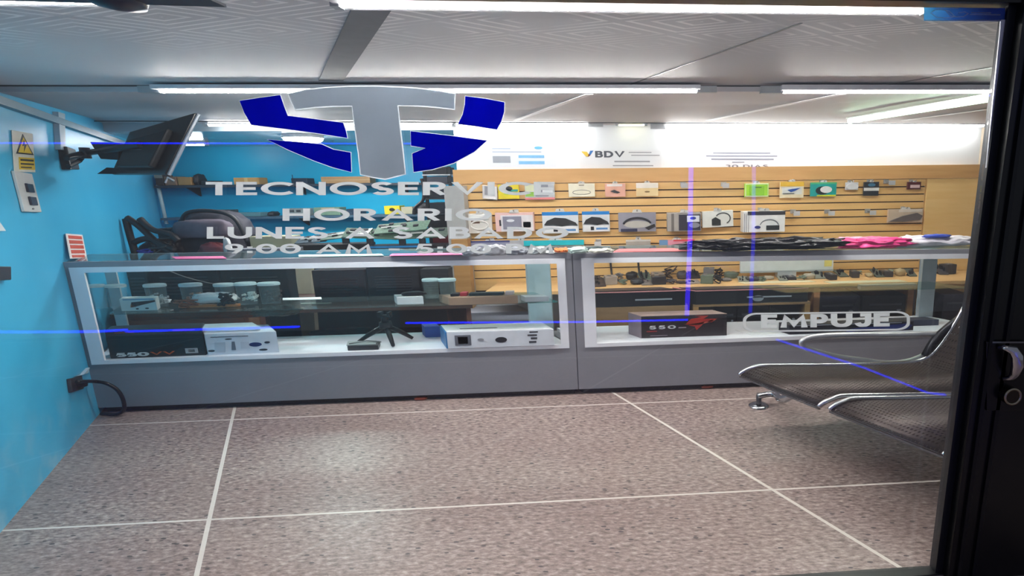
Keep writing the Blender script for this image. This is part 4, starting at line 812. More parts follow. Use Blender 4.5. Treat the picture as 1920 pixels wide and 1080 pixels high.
def clutter(name, label, x0, x1, y, z, Y, n_, cols, seed, h=.06, cat='parts'):
    """a heap of separate small parts; each one is an object"""
    rnd = random.Random(seed); a = atY(x0, y, Y); b = atY(x1, y, Y)
    for i in range(n_):
        t = (i + .5) / n_; w = (b.x - a.x) / n_ * rnd.uniform(.8, 1.35); q = V((a.x + (b.x - a.x) * t - w / 2, Y + rnd.uniform(-.05, .06), z + .001))
        hh = h * rnd.uniform(.35, 1.25); c_ = cols[i % len(cols)]; an = rnd.uniform(-.25, .25)
        u = V((math.cos(an), math.sin(an), 0)) * w; v = V((-math.sin(an), math.cos(an), 0)) * rnd.uniform(.1, .18)
        kind = i % 4
        t_ = thing(name, q, label % POS[i % len(POS)] if '%' in label else label, cat, 'loose electronics ' + cat)
        if kind == 0:
            v = v + V((0, 0, hh * .6)); build('circuit_plate', MB().box(q, u, v, (0, 0, .01)), M(c_, .45), t_); build('base', MB().box(q + u * .1 + V((0, .03, 0)), u * .8, V((0, .05, 0)), (0, 0, hh * .2)), M((30, 30, 32), .5), t_)
            m = MB()
            for k in range(5): m.box(q + u * rnd.uniform(.05, .8) + v * rnd.uniform(.1, .7) + V((0, 0, .006)), u * .12, v * .2, (0, 0, hh * .4))
            build('chips', m, M((30, 30, 34), .4), t_)
        elif kind == 1:
            build('case', MB().box(q, u, v, (0, 0, hh)), M(c_, .4), t_, bevel=.006); build('connector', MB().box(q + u * .2 + v * .1 + V((0, 0, hh)), u * .3, v * .4, (0, 0, .01)), M((150, 150, 150), .3, .6), t_)
        elif kind == 2: tangle(q + u * .5 + v * .5, (w * .5, .06, hh), 14, .006, c_, 'cable_loop', '', seed=seed + i, parent=t_)
        else:
            build('case', MB().blob(q + u * .5 + v * .5 + V((0, 0, hh * .45)), (w * .5, .05, hh * .55), seed + i, .2), M(c_, .4), t_, smooth=True)
POS = ['first', 'second', 'third', 'fourth', 'fifth', 'sixth', 'seventh', 'eighth', 'ninth', 'tenth', 'eleventh', 'twelfth']
cols = [(70, 66, 70), (40, 40, 46), (120, 116, 116), (28, 28, 34), (96, 110, 96), (150, 140, 132), (60, 50, 48)]
clutter('electronic_part', '%s part from the grey post in the back row on the work bench', 1105, 1385, 520, zbn, 5.22, 12, cols, 31, .1)
clutter('electronic_part', '%s part from the grey post in the front row on the work bench', 1112, 1380, 530, zbn, 4.98, 12, cols[::-1], 37, .07)
clutter('electronic_part', '%s loose part from the left below the pale monitor on the bench', 1385, 1570, 528, zbn, 5.02, 10, [(130, 132, 120), (50, 46, 50), (110, 120, 104), (170, 160, 140)], 47, .06)
clutter('electronic_part', '%s loose part past the pale monitor towards the aluminium post', 1580, 1718, 525, zbn, 5.1, 9, [(90, 96, 84), (60, 56, 58), (150, 160, 140), (180, 160, 120)], 53, .09)
clutter('electronic_part', '%s loose part on the bench past the aluminium post', 1765, 1800, 525, zbn, 5.1, 2, [(70, 66, 70), (60, 56, 58)], 59, .09)
for q, c_, l in (((1395, 1530, 5.05), (226, 214, 176), 'long cream paper lying along the bench front under the pale monitor'), ((1560, 1700, 4.95), (206, 210, 178), 'pale green paper on the bench front near the aluminium post'), ((1110, 1150, 4.9), (238, 196, 110), 'yellow paper on the bench beside the grey post')):
    a = atY(q[0], 530, q[2] - .12); b = atY(q[1], 530, q[2] - .12); o = build('paper', MB().box((a.x, q[2] - .13, zbn + .0005), (b.x - a.x, 0, 0), (-.05, .1, 0), (0, 0, .004)), M(c_, .5)); tag(o, l, 'paper')
f = rest(1388, 482, 1562, 512, .715, .04, (214, 222, 220), 'pale_monitor', 'pale flat monitor lying back on the bench under the black bag', 'monitor', Y=5.2, side=0)
build('monitor_stand', MB().aabb((f(.4, 0).x, 5.2, zbn + .001), (f(.6, 0).x, 5.3, .715)), M((190, 196, 196), .4), f.t)
build('yellow_note', f.rect(.9, .3, .98, .98, .003), M((226, 214, 120), .5), f.t); build('lower_rim', f.rect(.0, -.02, 1, .1, .004), M((170, 178, 176), .4), f.t)
for x, l in ((1144, 'first black cable hanging in front of the slotted board, by the grey post'), (1196, 'second black cable hanging in front of the slotted board')):
    p = [atY(x, 489, 5.3), atY(x + 2, 505, 5.3), atY(x + 5, 518, 5.25), atY(x + 18, 531, 5.15)]; p = [V((q.x, q.y, max(q.z, zbn + .014))) for q in p]; p[0].z += .06
    wire('hanging_cable', l, smoothpts(p), .011, (24, 20, 22))
for (x0, x1, y0, y1, c_, l) in [(1306, 1340, 572, 628, (26, 24, 28), 'narrow dark computer tower in the open cabinet behind the dragon box'), (1342, 1380, 570, 628, (34, 32, 38), 'second dark tower under the bench next to the first'), (1382, 1440, 568, 622, (40, 38, 44), 'dark grey tower under the bench left of the wooden leg'), (1442, 1498, 568, 620, (22, 20, 22), 'black tower touching the wooden bench leg'), (1528, 1610, 556, 612, (30, 30, 46), 'dark blue black case under the bench behind the sign'), (1614, 1700, 554, 612, (24, 26, 28), 'black case under the bench near the aluminium post'), (1765, 1812, 552, 606, (52, 48, 60), 'dark case under the bench seen beside the door post')]:
    Yt = 4.85 if x0 > 1500 else 4.68; a = atY(x0, y1, Yt); b = atY(x1, y1, Yt); t = thing('computer_tower', ((a.x + b.x) / 2, Yt, 0), l, 'computer', 'computer cases under the bench'); zt_ = min(.6 if x0 > 1500 else .49, atY((x0 + x1) / 2, y0, Yt).z)
    build('case', MB().aabb((a.x, Yt, 0), (b.x, Yt + .06, zt_)).aabb((a.x, Yt + .06, 0), (b.x, 5.28, zt_)), M(c_, .35), t, bevel=.006); f = Face((a.x, Yt, 0), (b.x - a.x, 0, 0), (0, 0, zt_))
    build('drive_slot', f.rect(.15, .8, .85, .84), M((90, 90, 98), .3), t); build('power_button', f.ell(.8, .7, .05, .02), M((150, 150, 160), .3), t)
p = atY(1640, 540, 4.74); o = build('paper_bundle', MB().aabb((atY(1612, 545, 4.74).x, 4.72, .601), (atY(1716, 545, 4.74).x, 4.795, .645)), M((196, 190, 180), .5)); tag(o, 'pale strip of stacked paper under the bench edge', 'paper')

# ================================================================== DESKS AND CLUTTER BEHIND THE FIRST COUNTER
ds = thing('wooden_desk', (-3.6, 4.42, 0), 'dark brown wooden desk behind the first counter near the blue wall', 'desk')
yd = 4.42; a = V((wallx(yd) + .08, yd, 0)); b = atY(498, 600, yd)
build('desk_top', MB().box((a.x - .03, yd - .02, .60), (b.x - a.x + 1.75, 0, 0), slant(.7), (0, 0, .03)), woodc('desk_top_wood', (66, 40, 32), (84, 52, 40)), ds)
build('desk_body', MB().box((a.x, yd, 0), (b.x - a.x, 0, 0), slant(.6), (0, 0, .598)), woodd, ds)
build('desk_side', MB().box((a.x + (b.x - a.x) + 1.65, yd + .02, 0), (.04, 0, 0), slant(.6), (0, 0, .6)), woodd, ds)
dr = build('drawer', MB().aabb((a.x + .12, yd - .015, .42), (a.x + 1.0, yd, .57)), woodc('drawer_wood', (86, 50, 34), (106, 62, 44)), ds)
build('knob', MB().lathe((atY(303, 600, yd).x, yd - .03, .485), [(.008, 0), (.02, .006), (.02, .012), (.008, .018)], 14, 1.4), M((200, 190, 170), .3, .6), dr)
build('cupboard_door', MB().aabb((a.x + 1.04, yd - .015, .05), (b.x - .04, yd, .57)), woodc('cupboard_wood', (120, 76, 50), (142, 92, 62)), ds)
o = build('cream_post', MB().prism([atY(553, 497, 5.18), atY(581, 497, 5.18), atY(593, 640, 5.18), atY(567, 640, 5.18)], (0, .06, 0)), M((190, 186, 164), .5)); tag(o, 'cream upright table leg behind the jars in the middle of the first counter', 'post')
# things on the desk (tops show over the counter, bodies show through the glass)
def mass(x0, y0, x1, y1, z, Y, d, rgb, name, label, cat, rough=.5, blob=False, seed=1, dec=None, side=0, amp=.12):
    a = atY(x0, y1, Y); b = atY(x1, y1, Y); zt_ = atY((x0 + x1) / 2, y0, Y).z; t = thing(name, ((a.x + b.x) / 2, Y, z), label, cat)
    if blob:
        c = V(((a.x + b.x) / 2, Y + d / 2, z + (zt_ - z) * .45)); m = MB().blob(c, ((b.x - a.x) / 2, d / 2, (zt_ - z) * .55), seed, amp, 2.2, 40, 22, .72); build('body', m, M(rgb, rough, 0, .12, 18, .3), t, smooth=True)
    else: build('body', MB().box((a.x, Y, z), (b.x - a.x, 0, 0), (side, d, 0), (0, 0, zt_ - z)), M(rgb, rough), t, bevel=.006)
    f = Face((a.x, Y, z), (b.x - a.x, 0, 0), (0, 0, zt_ - z)); f.t = t
    if dec: deco(f, t, dec)
    return f
zdk = .631
# the cluttered table further back
tb = thing('rear_table', (-3.8, 5.6, 0), 'dark rear table carrying the backpack and circuit boards', 'table')
build('tabletop', MB().aabb((-4.84, 5.30, .86), (-1.78, 5.86, .885)), M((40, 36, 38), .5), tb)
for x, y in ((-4.8, 5.34), (-1.85, 5.34), (-4.8, 5.8), (-1.85, 5.8)): build('leg', MB().aabb((x - .0, y, 0), (x + .05, y + .05, .86)), M((34, 32, 34), .5), tb)
build('front_panel', MB().aabb((-4.83, 5.32, .12), (-1.82, 5.34, .86)), M((34, 30, 34), .6), tb)
zt_ = .887
f = mass(318, 396, 458, 486, zt_, 5.5, .34, (46, 46, 56), 'backpack', 'large dark grey backpack standing on the rear table', 'backpack', .75, True, 2, amp=.1)
c = atY(385, 430, 5.52); build('front_pocket', MB().blob(V((c.x, 5.5, c.z)), (.26, .09, .1), 6, .08, 2, pw=.6), M((92, 84, 96), .7, 0, .08, 20, .2), f.t, smooth=True)
build('strap', MB().tube(smoothpts([V((atY(330, 420, 5.46).x, 5.5, 1.25)), atY(350, 400, 5.45), atY(400, 396, 5.45), atY(440, 410, 5.47), V((atY(462, 440, 5.5).x, 5.5, 1.1))]), .02, 8), M((30, 32, 38), .6), f.t, smooth=True)
o = build('paper', MB().box(atY(345, 400, 5.6), (.3, 0, 0), (.05, .12, 0), (0, 0, .012)), M((196, 206, 204), .5)); tag(o, 'pale papers resting on top of the backpack', 'paper')
# black stand and straps heap by the wall
hp = thing('folded_stand', atY(290, 470, 5.3) * 1, 'black folded stand leaning in a heap beside the backpack at the blue wall', 'stand'); 
for q in ([(238, 408), (262, 425), (300, 460), (335, 484)], [(236, 410), (242, 435), (252, 470), (256, 486)], [(262, 410), (285, 430), (320, 440), (335, 452)], [(250, 455), (280, 448), (330, 470)]):
    build('stand_bar', MB().tube(smoothpts([atY(x, y, 5.34) for x, y in q]), .028, 8), M((26, 24, 28), .5), hp, smooth=True)
f = mass(252, 452, 330, 486, zt_, 5.4, .2, (34, 28, 40), 'cable_heap', 'dark heap of cables in front of the folded stand', 'cable', .5, True, 14, amp=.3)
tangle((atY(300, 460, 5.34).x, 5.37, 1.02), (.16, .06, .14), 22, .009, (70, 62, 60), 'cable_coil', 'brown grey coil of cable over the dark heap', seed=17)
tangle((atY(270, 470, 5.32).x, 5.33, .98), (.1, .04, .08), 14, .008, (60, 60, 150), 'cable_coil', 'blue and white cable coil at the blue wall side of the heap', seed=21)
f = mass(305, 428, 345, 486, zt_, 5.62, .2, (20, 20, 24), 'speaker', 'black speaker behind the brown grey cable coil', 'speaker')
f = mass(368, 456, 424, 486, zt_, 5.36, .14, (110, 46, 50), 'red_pouch', 'dark red pouch lying in front of the backpack', 'pouch', .5, True, 8)
f = mass(420, 446, 434, 486, zt_, 5.34, .05, (186, 188, 188), 'white_adapter', 'white power adapter with cable left of the opening hours', 'adapter', .4, True, 3)
f = mass(428, 466, 560, 486, zt_, 5.28 + .04, .1, (120, 122, 130), 'grey_device', 'grey flat device with dark slots behind the counter edge', 'device', dec=[('slot', 'rect', (.1, .72, .25, .8), (34, 34, 38)), ('slot', 'rect', (.45, .72, .6, .8), (34, 34, 38))])
f = mass(474, 443, 552, 486, zt_, 5.5, .16, (150, 150, 124), 'cream_carton', 'cream coloured carton behind the N of the third line', 'carton')
f = mass(428, 440, 474, 486, zt_, 5.6, .18, (26, 24, 26), 'black_case', 'black case between the backpack and the cream carton', 'case')
f = mass(554, 458, 690, 486, zt_, 5.42, .2, (26, 22, 24), 'black_case', 'long black case under the circuit boards', 'case')
f = mass(692, 460, 838, 486, zt_, 5.42, .2, (30, 24, 28), 'black_case', 'black case with blue strip at the end of the rear table', 'case', dec=[('blue_strip', 'rect', (.0, .86, .68, .98), (40, 130, 190))])
for i, (x0, x1, y, tl_, c_, l) in enumerate([(552, 612, 458, .02, (60, 74, 84), 'grey blue circuit board nearest the cream carton'), (600, 690, 452, .05, (60, 84, 72), 'green circuit board with a white slot on the long black case'), (640, 740, 446, -.03, (72, 100, 84), 'tilted green circuit board under the A of the third line'), (700, 800, 440, .04, (86, 120, 100), 'broad green circuit board behind the word SABADO'), (740, 838, 450, .02, (66, 90, 78), 'green circuit board next to the dark rack')]):
    a = atY(x0, y, 5.45); b = atY(x1, y, 5.45); t = thing('circuit_board', a, l, 'circuit board', 'circuit boards on the rear table'); u = V((b.x - a.x, 0, tl_)); v = V((.03, .07, .06 + .03 * (i > 1)))
    build('board', MB().box(a, u, v, (0, 0, .008)), M(c_, .4, 0, .2, 60), t)
    m = MB(); rnd = random.Random(i)
    for k in range(9): m.box(a + u * rnd.uniform(.03, .85) + v * rnd.uniform(.05, .8) + V((0, -.002, .006)), u * rnd.uniform(.04, .12), v * .14, (0, 0, .014))
    build('chips', m, M((32, 34, 40), .4), t); build('white_slot', MB().box(a + u * .1 + v * .5 + V((0, -.003, .008)), u * .4, v * .05, (0, 0, .012)), M((210, 216, 210), .5), t)
    if i > 0:
        build('standoff', MB().aabb(((a + u * .5).x - .03, 5.47, zt_), ((a + u * .5).x + .03, 5.5, a.z + .02)), M((50, 50, 54), .5), t)
# dark rack beside the slotted board
rk = thing('equipment_rack', (atY(820, 400, 5.9).x, 5.9, 0), 'tall dark equipment rack with wires between the blue wall and the post', 'rack')
ra, rb = atY(800, 400, 5.9).x, atY(846, 400, 5.9).x
for x in (ra, rb): build('rack_post', MB().aabb((x, 5.9, 0), (x + .03, 5.93, atY(820, 312, 5.9).z)), M((26, 26, 32), .5), rk)
for y in (327, 344, 372, 400, 428, 460): z_ = atY(820, y, 5.9).z; build('shelf', MB().aabb((ra, 5.88, z_ - .012), (rb + .03, 6.2, z_)), M((60, 62, 68) if y != 327 else (190, 196, 200), .4), rk)
for i, (y0, y1, c_, l) in enumerate([(313, 326, (30, 28, 34), 'dark boxes on the top level of the rack'), (331, 344, (66, 66, 76), 'grey unit on the second level of the rack'), (352, 371, (24, 24, 30), 'black unit on the third level of the rack'), (380, 399, (28, 30, 40), 'dark blue unit on the rack by the last letters of HORARIO'), (404, 427, (26, 26, 30), 'black unit on the rack beside the circuit boards'), (436, 459, (96, 34, 38), 'dark red unit low on the rack')]):
    z0_ = atY(820, {326: 327, 344: 344, 371: 372, 399: 400, 427: 428, 459: 460}[y1], 5.9).z + .001; z1_ = atY(820, y0, 5.9).z
    o = build('rack_unit', MB().aabb((ra + .035, 5.9, z0_), (rb - .005, 6.15, z1_)), M(c_, .4), bevel=.005); tag(o, l, 'electronic unit')
wire('rack_cable', 'black cable hanging from the rack over the blue wall', smoothpts([atY(790, 335, 5.85), atY(794, 350, 5.85), atY(793, 375, 5.85), atY(778, 390, 5.85), atY(776, 402, 5.85)]), .018, (24, 22, 28))
# wall shelves on the rear blue wall
def wshelf(x0, x1, y, d, label, rgb=(50, 60, 72)):
    a = atY(x0, y, YR - d); b = atY(x1, y, YR - d); z = (a.z + b.z) / 2; t = thing('wall_shelf', ((a.x + b.x) / 2, YR, z), label, 'shelf')
    build('board', MB().aabb((a.x, YR - d, z - .03), (b.x, YR, z)), M(rgb, .5), t)
    for k in (.1, .5, .9): x = a.x + (b.x - a.x) * k; build('bracket', MB().prism([(x, YR, z - .03), (x, YR - d * .8, z - .03), (x, YR, z - .14)], (.02, 0, 0)), M((40, 44, 52), .5), t)
    return z, YR - d
z1, y1_ = wshelf(288, 795, 345, .25, 'long dark shelf high on the rear blue wall')
z2, y2_ = wshelf(300, 798, 405, .25, 'lower shelf on the rear blue wall behind the word HORARIO', (70, 100, 120))
def onsh(x0, x1, y0, z, Y, rgb, name, label, cat, d=.16, blob=False, dec=None):
    a = atY(x0, 340, Y); b = atY(x1, 340, Y); zt_ = max(z + .012, atY((x0 + x1) / 2, y0, Y).z); t = thing(name, ((a.x + b.x) / 2, Y + d / 2, z + .001), label, cat)
    if blob: build('body', MB().blob(V(((a.x + b.x) / 2, Y + d / 2, z + (zt_ - z) * .45)), ((b.x - a.x) / 2, d / 2, (zt_ - z) * .56), 3, .2), M(rgb, .5), t, smooth=True)
    else: build('body', MB().aabb((a.x, Y, z + .001), (b.x, Y + d, zt_)), M(rgb, .5), t, bevel=.006)
    f = Face((a.x, Y, z), (b.x - a.x, 0, 0), (0, 0, zt_ - z))
    if dec: deco(f, t, dec)
Ya = y1_ + .03
onsh(291, 306, 328, z1, Ya, (70, 60, 58), 'parts_bin', 'small dark bin at the corner end of the high shelf', 'bin', dec=[('pale_top', 'rect', (0, .7, 1, 1), (150, 150, 140))])
onsh(308, 330, 331, z1, Ya, (150, 120, 100), 'cable_box', 'brown box with white wires on the high shelf near the corner', 'box', dec=[('white_wire', 'line', ([(.1, .3), (.4, .9), (.9, .5)], .012), (220, 222, 226))])
onsh(333, 358, 332, z1, Ya, (176, 138, 90), 'cardboard_box', 'small tan box beside the black adapter on the high shelf', 'box')
onsh(360, 371, 326, z1, Ya, (30, 36, 44), 'power_adapter', 'black adapter standing on the high shelf', 'adapter', blob=True)
onsh(376, 400, 339, z1, Ya, (40, 46, 54), 'flat_device', 'flat dark device behind the first letter of the shop name', 'device')
onsh(438, 486, 333, z1, Ya, (186, 146, 88), 'cardboard_box', 'tan cardboard box above the E of the shop name', 'box', dec=[('tape', 'rect', (.42, 0, .55, 1), (206, 176, 120))])
onsh(546, 576, 334, z1, Ya, (34, 50, 66), 'network_router', 'dark router above the N of the shop name', 'router', dec=[('antenna', 'rect', (.1, .6, .14, 1.6), (30, 40, 50))])
onsh(602, 694, 331, z1, Ya, (166, 132, 92), 'cardboard_box', 'long brown box under the point of the emblem', 'box', dec=[('tape', 'rect', (.0, .46, 1, .54), (190, 160, 118))])
Yb_ = y2_ + .03
onsh(352, 420, 394, z2, Yb_, (60, 72, 76), 'flat_device', 'thin dark device on the lower shelf above the backpack', 'device')
onsh(425, 478, 399, z2, Yb_, (96, 140, 150), 'glass_plate', 'grey blue plate on the lower shelf', 'plate')
onsh(488, 502, 397, z2, Yb_, (36, 44, 50), 'power_adapter', 'small black adapter on the lower shelf left of the white socket box', 'adapter', blob=True)
onsh(524, 566, 391, z2, Yb_, (140, 150, 150), 'socket_box', 'white box with dark openings behind the H of HORARIO', 'box', dec=[('opening', 'rect', (.25, .5, .45, .8), (60, 66, 70)), ('opening', 'rect', (.55, .5, .75, .8), (60, 66, 70)), ('silver_plug', 'ell', (.5, .2, .1, .1), (200, 204, 204))])
onsh(580, 630, 389, z2, Yb_, (120, 150, 130), 'parts_bin', 'greenish bin behind the O of HORARIO', 'bin', dec=[('beige_part', 'rect', (.3, .5, .8, .95), (190, 176, 150))])
onsh(642, 668, 392, z2, Yb_, (40, 60, 80), 'flat_device', 'dark blue device by the R of HORARIO', 'device')
onsh(714, 744, 386, z2, Yb_, (236, 214, 40), 'yellow_box', 'yellow box with black letters on the lower shelf', 'box', dec=[('black_print', 'ell', (.5, .55, .18, .2), (40, 40, 36))])
onsh(746, 768, 388, z2, Yb_, (196, 190, 160), 'cream_box', 'cream box beside the yellow one', 'box')
onsh(770, 800, 379, z2, Yb_, (24, 22, 30), 'camera', 'black camera at the end of the lower shelf', 'camera', blob=True)
# conduit in the corner
o = build('conduit', MB().tube([atY(296, 347, 7.0), atY(312, 420, 7.0)], .02, 10), M((170, 196, 206), .4), smooth=True); tag(o, 'pale conduit running down the far corner of the blue walls', 'pipe')
# behind the glass, dark masses on the desk
for (x0, y0, x1, y1, c_, Yq, l, nm, cat) in [(252, 500, 288, 582, (30, 52, 54), 4.66, 'dark green case behind the empty jars', 'storage_case', 'case'), (292, 498, 420, 580, (14, 14, 18), 4.64, 'black monitor back seen behind the row of jars', 'computer_monitor', 'monitor'), (424, 500, 548, 580, (18, 20, 22), 4.66, 'second black monitor back next to the cream post', 'computer_monitor', 'monitor'), (592, 506, 690, 566, (30, 20, 26), 4.64, 'dark reddish case behind the shelf past the cream post', 'storage_case', 'case'), (694, 500, 790, 566, (20, 20, 28), 4.66, 'dark case behind the shelf left of the two empty jars', 'storage_case', 'case'), (794, 504, 846, 570, (28, 30, 34), 4.64, 'dark case behind the two empty jars', 'storage_case', 'case')]:
    f = mass(x0, y0, x1, y1, zdk, Yq, .12, c_, nm, l, cat, .9)
    build('vent_panel', f.lines([(.15, .3 + .08 * k, .85, .33 + .08 * k) for k in range(6)], .003), M(tuple(v + 14 for v in c_), .5), f.t)
wire('monitor_cable', 'thin pale cable hanging across the black monitor backs', smoothpts([atY(318, 508, 4.6), atY(350, 520, 4.6), atY(400, 532, 4.6), atY(440, 536, 4.6)]), .004, (130, 126, 122))
o, c = bag(478, 560, 576, 594, zdk, .12, (70, 66, 60), 'x', 31, .5, name='cable_heap'); o.location.y += 0; tag(o, 'small heap of cables on the desk edge below the last jar', 'cable')
f = rest(568, 586, 626, 596, zdk, .06, (206, 200, 186), 'white_strip', 'white connector strip on the desk below the shelf', 'connector', Y=4.6)
o = build('cushion', MB().blob(atY(640, 628, 4.7) + V((0, .1, -.02)), (.34, .12, .05), 5, .2), M((108, 104, 112), .5), smooth=True); tag(o, 'grey flattened chair cushion behind the first counter', 'cushion'); 
st_ = thing('stool', V((atY(640, 628, 4.8).x, 4.8, 0)), 'low dark stool behind the first counter under the grey cushion', 'stool')
cc = V((atY(640, 628, 4.8).x, 4.8, 0)); o.location += V((0, 0, 0))
ztop = o.location.z - .002
build('seat', MB().aabb((cc.x - .36, 4.66, ztop - .03), (cc.x + .36, 4.93, ztop)), M((70, 66, 74), .5), st_, bevel=.01)
for dx in (-.3, .3):
    for dy in (-.1, .1): build('leg', MB().tube([cc + V((dx, dy, ztop - .03)), cc + V((dx * 1.05, dy * 1.1, 0))], .018, 8), M((120, 120, 126), .3, .8), st_, smooth=True)
f = rest(880, 585, 996, 602, .002, .3, (150, 156, 172), 'printer', 'grey printer standing on the floor behind the first counter', 'printer', Y=5.0)
o = None

# ================================================================== LEFT WALL ITEMS
def wface(q, off=.004):
    """q: pixel corners bl, br, tl on the left wall"""
    a, b, c = [onW(*p, off) for p in q]; return Face(a, b - a, c - a)
f = wface([(26, 322), (65, 323), (21, 244)], .003); t = thing('warning_sign', f(.5, 0), 'white and yellow electric hazard sticker on the blue wall', 'sign')
build('sign_sheet', f.rect(0, 0, 1, 1, .003), M((228, 228, 214), .5), t); f.o += f.n * .003
build('black_triangle', f.poly([(.12, .44), (.96, .44), (.48, .95)], .002), M((26, 26, 24), .5), t)
build('yellow_triangle', f.poly([(.2, .475), (.86, .475), (.49, .87)], .003), M((240, 204, 30), .5), t)
build('lightning_bolt', f.poly([(.5, .8), (.4, .64), (.5, .66), (.46, .5), (.62, .7), (.53, .69)], .004), M((20, 20, 20), .5), t)
build('yellow_text_block', f.rect(.22, .06, .98, .36, .002), M((236, 200, 40), .5), t)
build('black_print', f.lines([(.28, .27, .92, .32), (.28, .18, .92, .22), (.28, .1, .8, .13)], .003), M((60, 52, 20), .5), t)
f = wface([(40, 397), (72, 398), (20, 320)], .002); t = thing('switch_panel', f(.5, 0), 'tall white switch plate with black switches under the hazard sticker', 'switch')
build('plate', f.rect(0, 0, 1, 1, .015), M((206, 208, 204), .4), t, bevel=.003); f.o += f.n * .015
for b_0 in (.5, .17): build('switch_rocker', f.rect(.36, b_0, .72, b_0 + .22, .012), M((40, 44, 60), .35), t, bevel=.003)
build('screw', f.ell(.5, .08, .05, .02, .003), M((90, 90, 90), .3), t)
f = wface([(-30, 433), (10, 433), (-30, 408)], .003); o = build('paper_corner', f.poly([(0, 0), (1, 0), (.7, .7), (.2, 1)], .003), M((226, 232, 236), .5)); tag(o, 'white paper corner on the blue wall at the picture edge', 'paper')
f = wface([(-30, 527), (6, 526), (-30, 500)], .003); o = build('wall_socket', f.rect(0, 0, 1, 1, .03), M((40, 42, 50), .4), bevel=.004); tag(o, 'dark socket on the blue wall at the picture edge', 'socket')
o = build('conduit', MB().prism([onW(98, 209, .001), onW(111, 213, .001), onW(112, 282, .001), onW(103, 280, .001)], WN * .03), M((160, 180, 192), .4)); tag(o, 'white cable channel running down from the ceiling to the television mount', 'pipe')
a = V((wallx(2.3), 2.3, 0)) + WN * .0; 
pil = MB().prism([onW(-60, 200, 0), onW(2, 206, 0), onW(40, 330, 0), onW(-40, 330, 0)], WN * .004)
# television on its arm
tv = thing('television', atY(270, 290, 4.3), 'black flat television on a wall arm, seen from behind', 'television')
BL, BR, TLc = atY(208, 326, 4.28), atY(309, 326, 3.98), atY(243, 247, 4.40)
TR = atY(366, 211, 4.1)
nrm = (BR - BL).cross(TLc - BL).normalized()
if nrm.y > 0: nrm = -nrm
scr = M((11, 12, 16), .3, 0, .1)
build('back_shell', MB().prism([BL, BR, TR, TLc], -nrm * .025), scr, tv, bevel=.006)
ctr = (BL + BR + TR + TLc) / 4
sh = lambda k, c=ctr: [c + (p - c) * k for p in (BL, BR, TR, TLc)]
inn = sh(.62); lo = ctr + (BL + BR - TLc - TR) * .08
build('rear_bulge', MB().prism([p + (lo - ctr) * .6 for p in inn], nrm * .045), M((14, 15, 19), .5), tv, bevel=.012)
f = Face(inn[0], inn[1] - inn[0], inn[3] - inn[0]); f.n = nrm
build('vent_slots', MB().prism([f(.2, .5, .046), f(.6, .5, .046), f(.6, .53, .046), f(.2, .53, .046)], nrm * .002).prism([f(.2, .4, .046), f(.6, .4, .046), f(.6, .43, .046), f(.2, .43, .046)], nrm * .002), M((60, 64, 72), .4), tv)
e = (TR - BR).normalized(); build('screen_rim', MB().tube([BR - nrm * .02 + (BR - BL).normalized() * .008, TR - nrm * .02 + (BR - BL).normalized() * .008], .012, 6), M((150, 158, 168), .3, .3), tv)
sp_ = MB().tube(smoothpts([atY(190, 325, 4.35), atY(210, 328, 4.2), atY(235, 328, 4.1), atY(258, 325, 4.1)]), [.012] * 19, 6)
build('lower_edge', MB().prism([atY(182, 326, 4.3), atY(200, 314, 4.3), atY(262, 318, 4.2), atY(250, 327, 4.2)], (0, .02, 0)), M((20, 30, 44), .4), tv)
mt = thing('tv_wall_mount', onW(122, 298, 0), 'black articulated wall arm holding the television', 'wall mount')
build('wall_plate', MB().prism([onW(107, 274, 0), onW(124, 280, 0), onW(132, 318, 0), onW(115, 318, 0)], WN * .05), M((22, 24, 28), .4), mt, bevel=.006)
A0, A1, A2 = onW(124, 296, .05), atY(160, 287, 4.34), atY(195, 282, 4.3)
build('arm', MB().tube([A0, A1, A2], .022, 8), M((24, 26, 30), .4), mt)
build('arm', MB().tube([onW(128, 312, .04), atY(148, 302, 4.36), A1], .016, 8), M((24, 26, 30), .4), mt)
build('joint', MB().tube([A1 + V((0, 0, -.04)), A1 + V((0, 0, .04))], .03, 12), M((30, 32, 36), .35), mt, smooth=True)
build('tv_bracket', MB().prism([atY(168, 266, 4.3), atY(222, 268, 4.3), atY(222, 300, 4.3), atY(188, 298, 4.3)], (0, .04, 0)), M((20, 22, 26), .4), mt, bevel=.005)
build('tv_bracket', MB().tube([A2, ctr + nrm * .05], .025, 8), M((20, 22, 26), .4), mt)
# power point and cable at the floor
t = thing('power_outlet', onW(138, 722, 0), 'black plug in a wall outlet beside the counter foot', 'outlet'); f = wface([(128, 737), (150, 730), (124, 711)], .0)
build('plate', f.rect(0, 0, 1, 1, .02), M((60, 56, 60), .4), t, bevel=.003); build('plug', MB().tube([f(.55, .45, .02), f(.55, .45, .06)], [.035, .022], 12), M((16, 16, 18), .4), t)
o = build('white_socket_cover', MB().prism([onW(138, 706, .0), onW(148, 704, .0), onW(161, 690, .0), onW(158, 700, .0)], WN * .02), M((190, 206, 216), .4), t)
p0 = onW(145, 716, .06); pts = [p0, atY(175, 715, 3.70), atY(200, 719, 3.72), atY(220, 731, 3.74), atY(231, 750, 3.76)]; e = atZ(229, 772, .01); pts += [V((atY(231, 765, 3.78).x, 3.78, .05)), V((e.x, 3.8, .012)), V((e.x - .12, 3.82, .012))]
wire('power_cable', 'black power cable curving from the outlet to the counter foot', smoothpts(pts), .012, (18, 18, 22))
# small debris under the counters
for x, y, l in ((790, 749, 'small red brown scrap by the foot of the first counter'), (1326, 727, 'small orange scrap by the foot of the second counter')):
    p = atZ(x, y, .0); o = build('scrap', MB().blob(V((p.x, p.y - .01, .012)), (.045, .015, .012), 3, .3), M((150, 70, 50), .5), smooth=True); tag(o, l, 'scrap')

